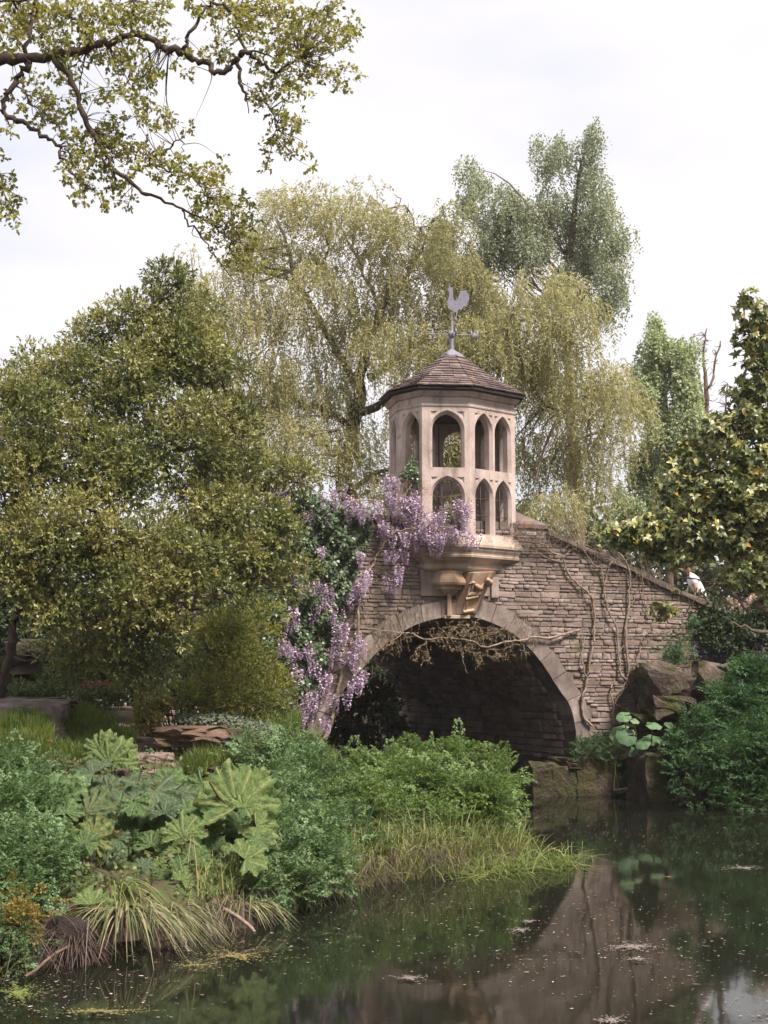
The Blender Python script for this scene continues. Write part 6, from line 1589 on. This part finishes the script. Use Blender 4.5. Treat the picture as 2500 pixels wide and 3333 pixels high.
for x, y, r_, nrm in [(245, 845, 80, (-.2, -.6, .75)), (235, 1015, 135, (-.15, -.7, .7)), (275, 1040, 110, (.1, -.8, .6)), (535, 930, 85, (.1, -.4, .9)), (515, 1065, 105, (0, -.45, .9)), (430, 1110, 80, (-.3, -.6, .7)), (730, 1240, 90, (-.1, -.75, .65)), (820, 1180, 60, (.2, -.6, .7)), (590, 1250, 80, (-.3, -.7, .5)), (610, 1090, 50, (.3, -.5, .8)), (700, 930, 60, (.2, -.5, .8)), (350, 890, 50, (.2, -.5, .8)), (1130, 1100, 60, (0, -.6, .8)), (330, 1190, 70, (0, -.7, .6))]:
    Yb_ = 24.95 + R.normal() * .08
    c = at(*f9(x, y), Yb_); s_ = r_ * .3315 * Yb_ / FPX
    n_ = Vector(nrm).normalized(); xa = Vector((R.normal(), .2, -.9)); xa = (xa - n_ * xa.dot(n_)).normalized(); ya = n_.cross(xa)
    place(BV, 'leaf', but, Matrix(((xa.x * s_, ya.x * s_, n_.x * s_, c.x), (xa.y * s_, ya.y * s_, n_.y * s_, c.y), (xa.z * s_, ya.z * s_, n_.z * s_, c.z), (0, 0, 0, 1))))
    smooth_tube(acc, [Vector((c.x * .5 + bb.x * .5, c.y + .3, bb.z)), Vector((c.x * .8 + bb.x * .2, c.y + .12, (c.z + bb.z) / 2)), c], .014, .009, 4, 5)
acc.obj('stalks', M_STALK_GREEN, but, True, 'stuff')
# bluebells
P = []
for _ in range(260):
    p = at(R.uniform(2260, 2500), R.normal() * 22 + 2140, 26.5 + R.random()); P.append(p)
P = np.array(P)
acc = Acc()
for p in P:
    acc.add(*leaves(p + R.normal(size=(5, 3)) * [.012, .012, .04], np.array([0, 0, -.6]) + runit(5), runit(5), .032, .022, .2))
blu = tag(acc.obj('bluebells', plain('bluebell_violet', (.13, .11, .40), .6), None, kind='stuff'), 'haze of violet bluebells on the right bank', 'flowers')
V, F = blades(P - [0, 0, .25], upright(len(P), .15), .30, .006, 3, .1); tag(addmesh('bluebell_stems', npmesh('bluebell_stems', V, F), M_GRASS, kind='stuff'), 'green stems of the bluebells on the right bank', 'flowers')
# pale blossom shrubs behind the magnolia and behind the evergreen trunk
M_BLOSS = leafmat('pale_pink_blossom', [(0, (.40, .26, .25)), (.5, (.60, .46, .43)), (1, (.78, .68, .64))], trans=.3)
def blossom(rows, label, n):
    g = bush('blossom_shrub', rows, label, 'shrub', M_COVER, n // 3, 5, .08, .06, .03, (.12, .22), 50)
    sp_, sr_, _ = clumpy(rows, 60, (.1, .2), .8)
    S, U, _ = shell(sp_, sr_, n, .5, .1); V, F = sprigs(S, U, 6, .05, .045, .04, spread=.9)
    addmesh('blossom', npmesh('blossom', V, F), M_BLOSS, g, kind='stuff')
blossom([(2440, 1920, 60, 60, 29.5), (2480, 1990, 60, 60, 29), (2400, 2000, 40, 40, 29.5), (2530, 1930, 60, 80, 29), (2460, 2050, 50, 30, 29)], 'shrub with pale pink blossom glimpsed under the magnolia', 700)
blossom([(10, 1990, 40, 50, 26), (190, 2030, 40, 30, 26), (60, 2010, 50, 40, 27), (220, 2080, 40, 40, 25.5)], 'shrub with pale pink blossom glimpsed behind the evergreen trunk', 420)
# rustic stake fence along the right end of the bridge
fb = at(2330, 2110, 28.2); fb.z = float(height(fb.x, fb.y))
fence = thing('stake_fence', fb, 'rough brown stake fence on the right bank beyond the bridge end', 'fence')
for x in (2262, 2284, 2305, 2322, 2346, 2372, 2398, 2420, 2445, 2470, 2495):
    a = at(x + R.normal() * 3, 1985 + R.normal() * 10, 28.2); acc = Acc()
    smooth_tube(acc, [(a.x + R.normal() * .02, a.y, fb.z - .3), (a.x, a.y, (a.z + fb.z) / 2), (a.x + R.normal() * .02, a.y, a.z)], .028, .022, 3, 6, .006); acc.obj('stake', M_VINE, fence)
for y in (2010, 2075):
    acc = Acc(); smooth_tube(acc, [at(2255, y, 28.24), at(2380, y + 6, 28.24), at(2510, y + 14, 28.24)], .022, .02, 4, 6, .008); acc.obj('rail', M_VINE, fence)
# a person leaning on the far end of the parapet, mostly hidden by leaves
def skin(name, joints, edges, mat, parent, root=0, sub=2):
    me = bpy.data.meshes.new('tmp'); bm = bmesh.new()
    ly = bm.verts.layers.skin.verify()
    vs_ = [bm.verts.new(j[0]) for j in joints]
    for a, b_ in edges: bm.edges.new((vs_[a], vs_[b_]))
    for v, j in zip(vs_, joints):
        r_ = j[1]; v[ly].radius = (r_, r_) if np.isscalar(r_) else r_
    vs_[root][ly].use_root = True
    bm.to_mesh(me); bm.free()
    ob = bpy.data.objects.new('tmp', me); COL.objects.link(ob)
    ob.modifiers.new('s', 'SKIN').use_smooth_shade = True
    ob.modifiers.new('u', 'SUBSURF').levels = sub
    bpy.context.view_layer.update()
    ev = ob.evaluated_get(bpy.context.evaluated_depsgraph_get())
    out = bpy.data.meshes.new_from_object(ev); out.name = name
    bpy.data.objects.remove(ob)
    for i in range(len(out.materials)): out.materials.clear()
    return addmesh(name, out, mat, parent)
YP = 27.75
pz0 = at(2245, 1860, YP)
base = Vector((pz0.x + .18, YP + .05, pz0.z - 1.47))
per = thing('person', base, 'person in a white short-sleeved shirt leaning forward at the right end of the bridge', 'person')
Bp = lambda x, y, z: (base.x + x, base.y + y, base.z + z)
# the figure bends to the left of the picture, forearms forward
J = [(Bp(.06, 0, .90), (.15, .11)), (Bp(.02, 0, 1.05), (.135, .105)), (Bp(-.06, -.01, 1.22), (.15, .105)), (Bp(-.13, -.02, 1.34), (.12, .085)), (Bp(-.17, -.03, 1.41), .052), (Bp(-.20, -.05, 1.46), .05),
     (Bp(-.13, -.20, 1.31), .058), (Bp(-.10, -.26, 1.08), .042), (Bp(-.16, -.36, .88), .034), (Bp(-.18, -.40, .82), .030),
     (Bp(-.10, .17, 1.31), .058), (Bp(-.14, .20, 1.08), .042), (Bp(-.28, .08, .95), .034), (Bp(-.34, .04, .93), .030),
     (Bp(.08, -.09, .82), .088), (Bp(.05, -.10, .46), .058), (Bp(.10, -.10, .08), .042), (Bp(.0, -.11, .03), .035), (Bp(.08, .09, .82), .088), (Bp(.09, .10, .46), .058), (Bp(.14, .10, .08), .042), (Bp(.04, .11, .03), .035)]
E_ = [(0, 1), (1, 2), (2, 3), (3, 4), (4, 5), (3, 6), (6, 7), (7, 8), (8, 9), (3, 10), (10, 11), (11, 12), (12, 13), (0, 14), (14, 15), (15, 16), (16, 17), (0, 18), (18, 19), (19, 20), (20, 21)]
M_SKIN = plain('skin', (.33, .20, .155), .55, var=.05); M_SHIRT = plain('white_shirt', (.72, .72, .78), .85, var=.05); M_TRS = plain('dark_trousers', (.02, .022, .035), .85); M_HAIR = plain('dark_hair', (.03, .02, .016), .6)
body = skin('body', J, E_, M_SKIN, per)
hd = Vector(Bp(-.235, -.06, 1.56))
acc = Acc(); ellip(hd, (-.25, -.1, 1), (.118, .078, .092), acc, 16, 12); ellip(hd + Vector((-.08, -.035, -.01)), (-1, -.4, -.5), (.028, .014, .016), acc)
for s_ in (-1, 1): ellip(hd + Vector((-.01, s_ * .078, -.005)), (.2, 0, 1), (.03, .01, .02), acc)
head = acc.obj('head', M_SKIN, per, True)
acc = Acc()
for s_ in (-1, 1): ellip(hd + Vector((-.078, -.03 + s_ * .032, .018)), (-1, -.3, 0), (.008, .012, .008), acc)
acc.obj('eyes', M_HAIR, head)
acc = Acc(); ellip(hd + Vector((-.07, -.028, -.055)), (0, 1, 0), (.024, .01, .007), acc); acc.obj('mouth', plain('lips', (.35, .12, .10)), head)
acc = Acc(); ellip(hd + Vector((.022, .008, .03)), (-.25, -.1, 1), (.115, .085, .10), acc, 16, 10); acc.obj('hair', M_HAIR, head, True)
acc = Acc(); ellip(hd + Vector((-.01, 0, .085)), (-.3, -.1, 1), (.05, .095, .10), acc, 16, 8); acc.obj('cap', plain('pale_cap', (.6, .56, .5)), head, True)
sh = [(J[0][0], (.165, .125)), (J[1][0], (.15, .12)), (J[2][0], (.165, .12)), (J[3][0], (.135, .1)), (J[4][0], .058), (J[6][0], .075), (tuple((np.array(J[6][0]) * .45 + np.array(J[7][0]) * .55)), .062), (J[10][0], .075), (tuple((np.array(J[10][0]) * .45 + np.array(J[11][0]) * .55)), .062)]
skin('shirt', sh, [(0, 1), (1, 2), (2, 3), (3, 4), (3, 5), (5, 6), (3, 7), (7, 8)], M_SHIRT, per)
skin('trousers', [(J[0][0], (.16, .12))] + [(J[i][0], r_) for i, r_ in ((14, .1), (15, .075), (16, .06), (18, .1), (19, .075), (20, .06))], [(0, 1), (1, 2), (2, 3), (0, 4), (4, 5), (5, 6)], M_TRS, per)
for side, (wi, el) in enumerate(((9, 8), (13, 12))):
    w_ = np.array(J[wi][0]); d = unit(w_ - np.array(J[el][0])); s_ = unit(np.cross(d, [0, 0, 1.0])); acc = Acc()
    pj = [(tuple(w_), .028), (tuple(w_ + d * .05), (.036, .018))]
    pe = [(0, 1)]
    for k_, (o_, L) in enumerate(((-.028, .062), (-.010, .075), (.010, .07), (.027, .055))):
        b_ = len(pj); q0 = w_ + d * .085 + s_ * o_
        pj += [(tuple(q0), .010), (tuple(q0 + d * L * .5 + np.array([0, 0, -.008])), .009), (tuple(q0 + d * L + np.array([0, 0, -.03])), .007)]; pe += [(1, b_), (b_, b_ + 1), (b_ + 1, b_ + 2)]
    b_ = len(pj); pj += [(tuple(w_ + d * .03 - s_ * .04), .012), (tuple(w_ + d * .07 - s_ * .06), .009)]; pe += [(0, b_), (b_, b_ + 1)]
    skin('hand', pj, pe, M_SKIN, per)

# ------------------------------------------------------------------ on and at the water
rc = at(240, 3085, 10.9); rc.z = .14
root = thing('root_clump', rc, 'dark shaggy root clump overhanging the water at the left', 'roots')
rock('core', rc, (.36, .32, .25), stone('dark_peat', [(.02, .013, .011), (.045, .03, .026), (.07, .045, .04)], s=6, var=0, bump=1), 301, root, 0, .25, boxy=.2)
P = np.array(rc) + unit(R.normal(size=(900, 3))) * [.19, .17, .13]
V, F = blades(P, unit(P - np.array(rc)) + [0, 0, .2], R.uniform(.05, .13, 900), .004, 4, R.uniform(.8, 1.5, 900)); V[:, 2] = np.maximum(V[:, 2], -.04)
addmesh('rootlets', npmesh('rootlets', V, F), leafmat('dark_rootlet', [(0, (.03, .018, .015)), (1, (.10, .06, .05))], trans=.05), root, kind='stuff')
for i, (x0, y0, x1, y1, r_, Y0, Y1, lab) in enumerate([(330, 3030, 80, 3180, .014, 11.3, 10.0, 'thin brown stick sloping into the water at the lower left'), (730, 2960, 830, 3035, .02, 12.2, 11.75, 'pale dead stalk reaching the water under the right gunnera'), (560, 3000, 615, 3100, .013, 11.8, 11.0, 'pale broken reed slanting into the water beside the sedge'), (520, 2990, 570, 3090, .012, 11.8, 11.1, 'short bleached reed stub in front of the right gunnera'), (655, 2990, 690, 3050, .016, 12.0, 11.5, 'curved brown root at the waterline below the gunnera'), (150, 3110, 200, 3010, .01, 10.8, 11.3, 'pinkish dry stem leaning on the root clump')]):
    acc = Acc(); a, b_ = at(x0, y0, Y0), at(x1, y1, Y1); b_.z = max(b_.z, -.05) if b_.z < a.z else b_.z
    smooth_tube(acc, [a, (a + b_) / 2 + Vector((0, 0, .03)), b_], r_, r_ * .7, 4, 6, .006); tag(acc.obj('dead_stick', M_VINE if i else M_BARK2, None, True), lab, 'stick', 'dead sticks at the water edge')
# mud lip and dark roots under the bank
xy = along([(-2.75, 10.42), (-2.1, 10.98), (-1.49, 11.72), (-1.12, 12.66), (-.15, 14.76), (.85, 15.7)], 1300, .07)
P = np.column_stack([xy, R.uniform(.05, .34, len(xy))])
V, F = blades(P, np.array([.3, -.5, -.2]) + R.normal(size=(len(P), 3)) * .9, R.uniform(.08, .3, len(P)), .005, 4, R.uniform(.4, 1.1, len(P))); V[:, 2] = np.maximum(V[:, 2], -.03)
tag(addmesh('bank_roots', npmesh('bank_roots', V, F), leafmat('root_thread', [(0, (.02, .014, .01)), (.6, (.055, .038, .03)), (1, (.20, .15, .11))], trans=.05), kind='stuff'), 'dead roots and stems fringing the water edge of the bank', 'roots')
# petals and specks floating
n = 4800
x = R.uniform(-4, 9, n * 3); y = 9 + 16 * R.random(n * 3) ** 1.4
drift = np.sin(x * 1.3 + y * .5) + np.sin(x * .4 - y * 1.1 + 2) + R.normal(size=n * 3) * .5
ok_ = (shoredist(x, y) < -.05) & (drift > -.25); x, y = x[ok_][:n], y[ok_][:n]
P = np.column_stack([x, y, np.full(len(x), .006)])
a = R.random(len(x)) * 6.28
V, F = leaves(P, np.column_stack([np.cos(a), np.sin(a), np.zeros(len(x))]), np.tile([0, 0, 1.0], (len(x), 1)), np.clip(R.lognormal(-4.0, .55, len(x)), .007, .07), np.clip(R.lognormal(-4.3, .45, len(x)), .006, .04), .05)
tag(addmesh('floating_petals', npmesh('floating_petals', V, F), leafmat('floating_petal', [(0, (.09, .065, .045)), (.55, (.19, .145, .10)), (.9, (.34, .29, .25)), (1, (.60, .54, .58))], trans=.05, bigamt=.1), kind='stuff'), 'specks of petals and seeds floating on the pond', 'petals')
for i, (px, py, rx, ry, n_, lab) in enumerate([(2060, 3080, 85, 14, 900, 'pale scum patch floating at the lower right centre'), (2420, 2824, 90, 10, 700, 'pale scum patch floating at the right edge'), (1695, 3026, 38, 9, 330, 'small brownish scum patch in the middle of the pond'), (1720, 2998, 28, 5, 160, 'thin pale scum streak just above the brownish patch'), (1330, 3182, 48, 8, 330, 'small pale scum patch at the lower middle'), (1990, 3320, 45, 14, 300, 'scum patch at the bottom edge of the picture'), (2070, 3120, 34, 6, 160, 'thin pale scum streak under the largest patch'), (770, 3110, 150, 26, 900, 'yellowish weed drifting beside the dead stalk'), (60, 3230, 70, 40, 900, 'green duckweed in the lower left corner'), (330, 3290, 170, 10, 600, 'long thread of weed drifting near the bottom edge'), (640, 3140, 90, 14, 300, 'loose weed drifting before the sedge')]):
    n_ = int(n_ * .62); a = R.random(n_) * 6.28; q = np.abs(R.normal(size=n_)) * .62 * (1 + .35 * np.sin(3 * a + i))
    P = np.array([onwater(px + math.cos(t_) * k_ * rx + .6 * rx * .3 * math.sin(5 * t_), py + math.sin(t_) * k_ * ry, .008 + .002 * i) for t_, k_ in zip(a, q)])
    b_ = R.random(n_) * 6.28
    V, F = leaves(P, np.column_stack([np.cos(b_), np.sin(b_), np.zeros(n_)]), np.tile([0, 0, 1.0], (n_, 1)), R.uniform(.008, .03, n_), R.uniform(.006, .018, n_), .03)
    mt = [('pale_scum', (.09, .07, .06), (.25, .21, .19)), ('yellow_weed', (.11, .09, .03), (.24, .20, .08)), ('duckweed', (.07, .09, .02), (.17, .19, .06))][0 if i < 7 else (2 if i == 8 else 1)]
    tag(addmesh('floating_scum', npmesh('floating_scum', V, F), bpy.data.materials.get(mt[0]) or leafmat(mt[0], [(0, mt[1]), (1, mt[2])], trans=.05), kind='stuff'), lab, 'scum')
lf = onwater(2175, 2855, .012)
tag(addmesh('floating_leaf', pymesh('floating_leaf', [(lf.x - .055, lf.y, .012), (lf.x - .01, lf.y - .03, .02), (lf.x + .05, lf.y + .012, .012), (lf.x, lf.y + .02, .016)], [(0, 1, 2, 3)]), plain('orange_leaf', (.50, .22, .03))), 'single orange leaf floating on the pond at the right', 'leaf')

# ------------------------------------------------------------------ the soft damp air
hm = bpy.data.materials.new('damp_air'); hm.use_nodes = True; ht = hm.node_tree; ht.nodes.clear()
ho = ht.nodes.new('ShaderNodeOutputMaterial'); hv = ht.nodes.new('ShaderNodeVolumePrincipled')
hv.inputs['Color'].default_value = (.97, .95, .93, 1); hv.inputs['Density'].default_value = .0004; hv.inputs['Anisotropy'].default_value = .2
ht.links.new(hv.outputs[0], ho.inputs['Volume'])
x0, x1, y0_, y1_, z0_, z1_ = -520, 520, -80, 720, -3, 26
hz = addmesh('haze', pymesh('haze', [(x0, y0_, z0_), (x1, y0_, z0_), (x1, y1_, z0_), (x0, y1_, z0_), (x0, y0_, z1_), (x1, y0_, z1_), (x1, y1_, z1_), (x0, y1_, z1_)],
             [(3, 2, 1, 0), (4, 5, 6, 7), (0, 1, 5, 4), (1, 2, 6, 5), (2, 3, 7, 6), (3, 0, 4, 7)]), hm, kind='stuff')
tag(hz, 'thin damp haze in the air over the pond and trees', 'haze')
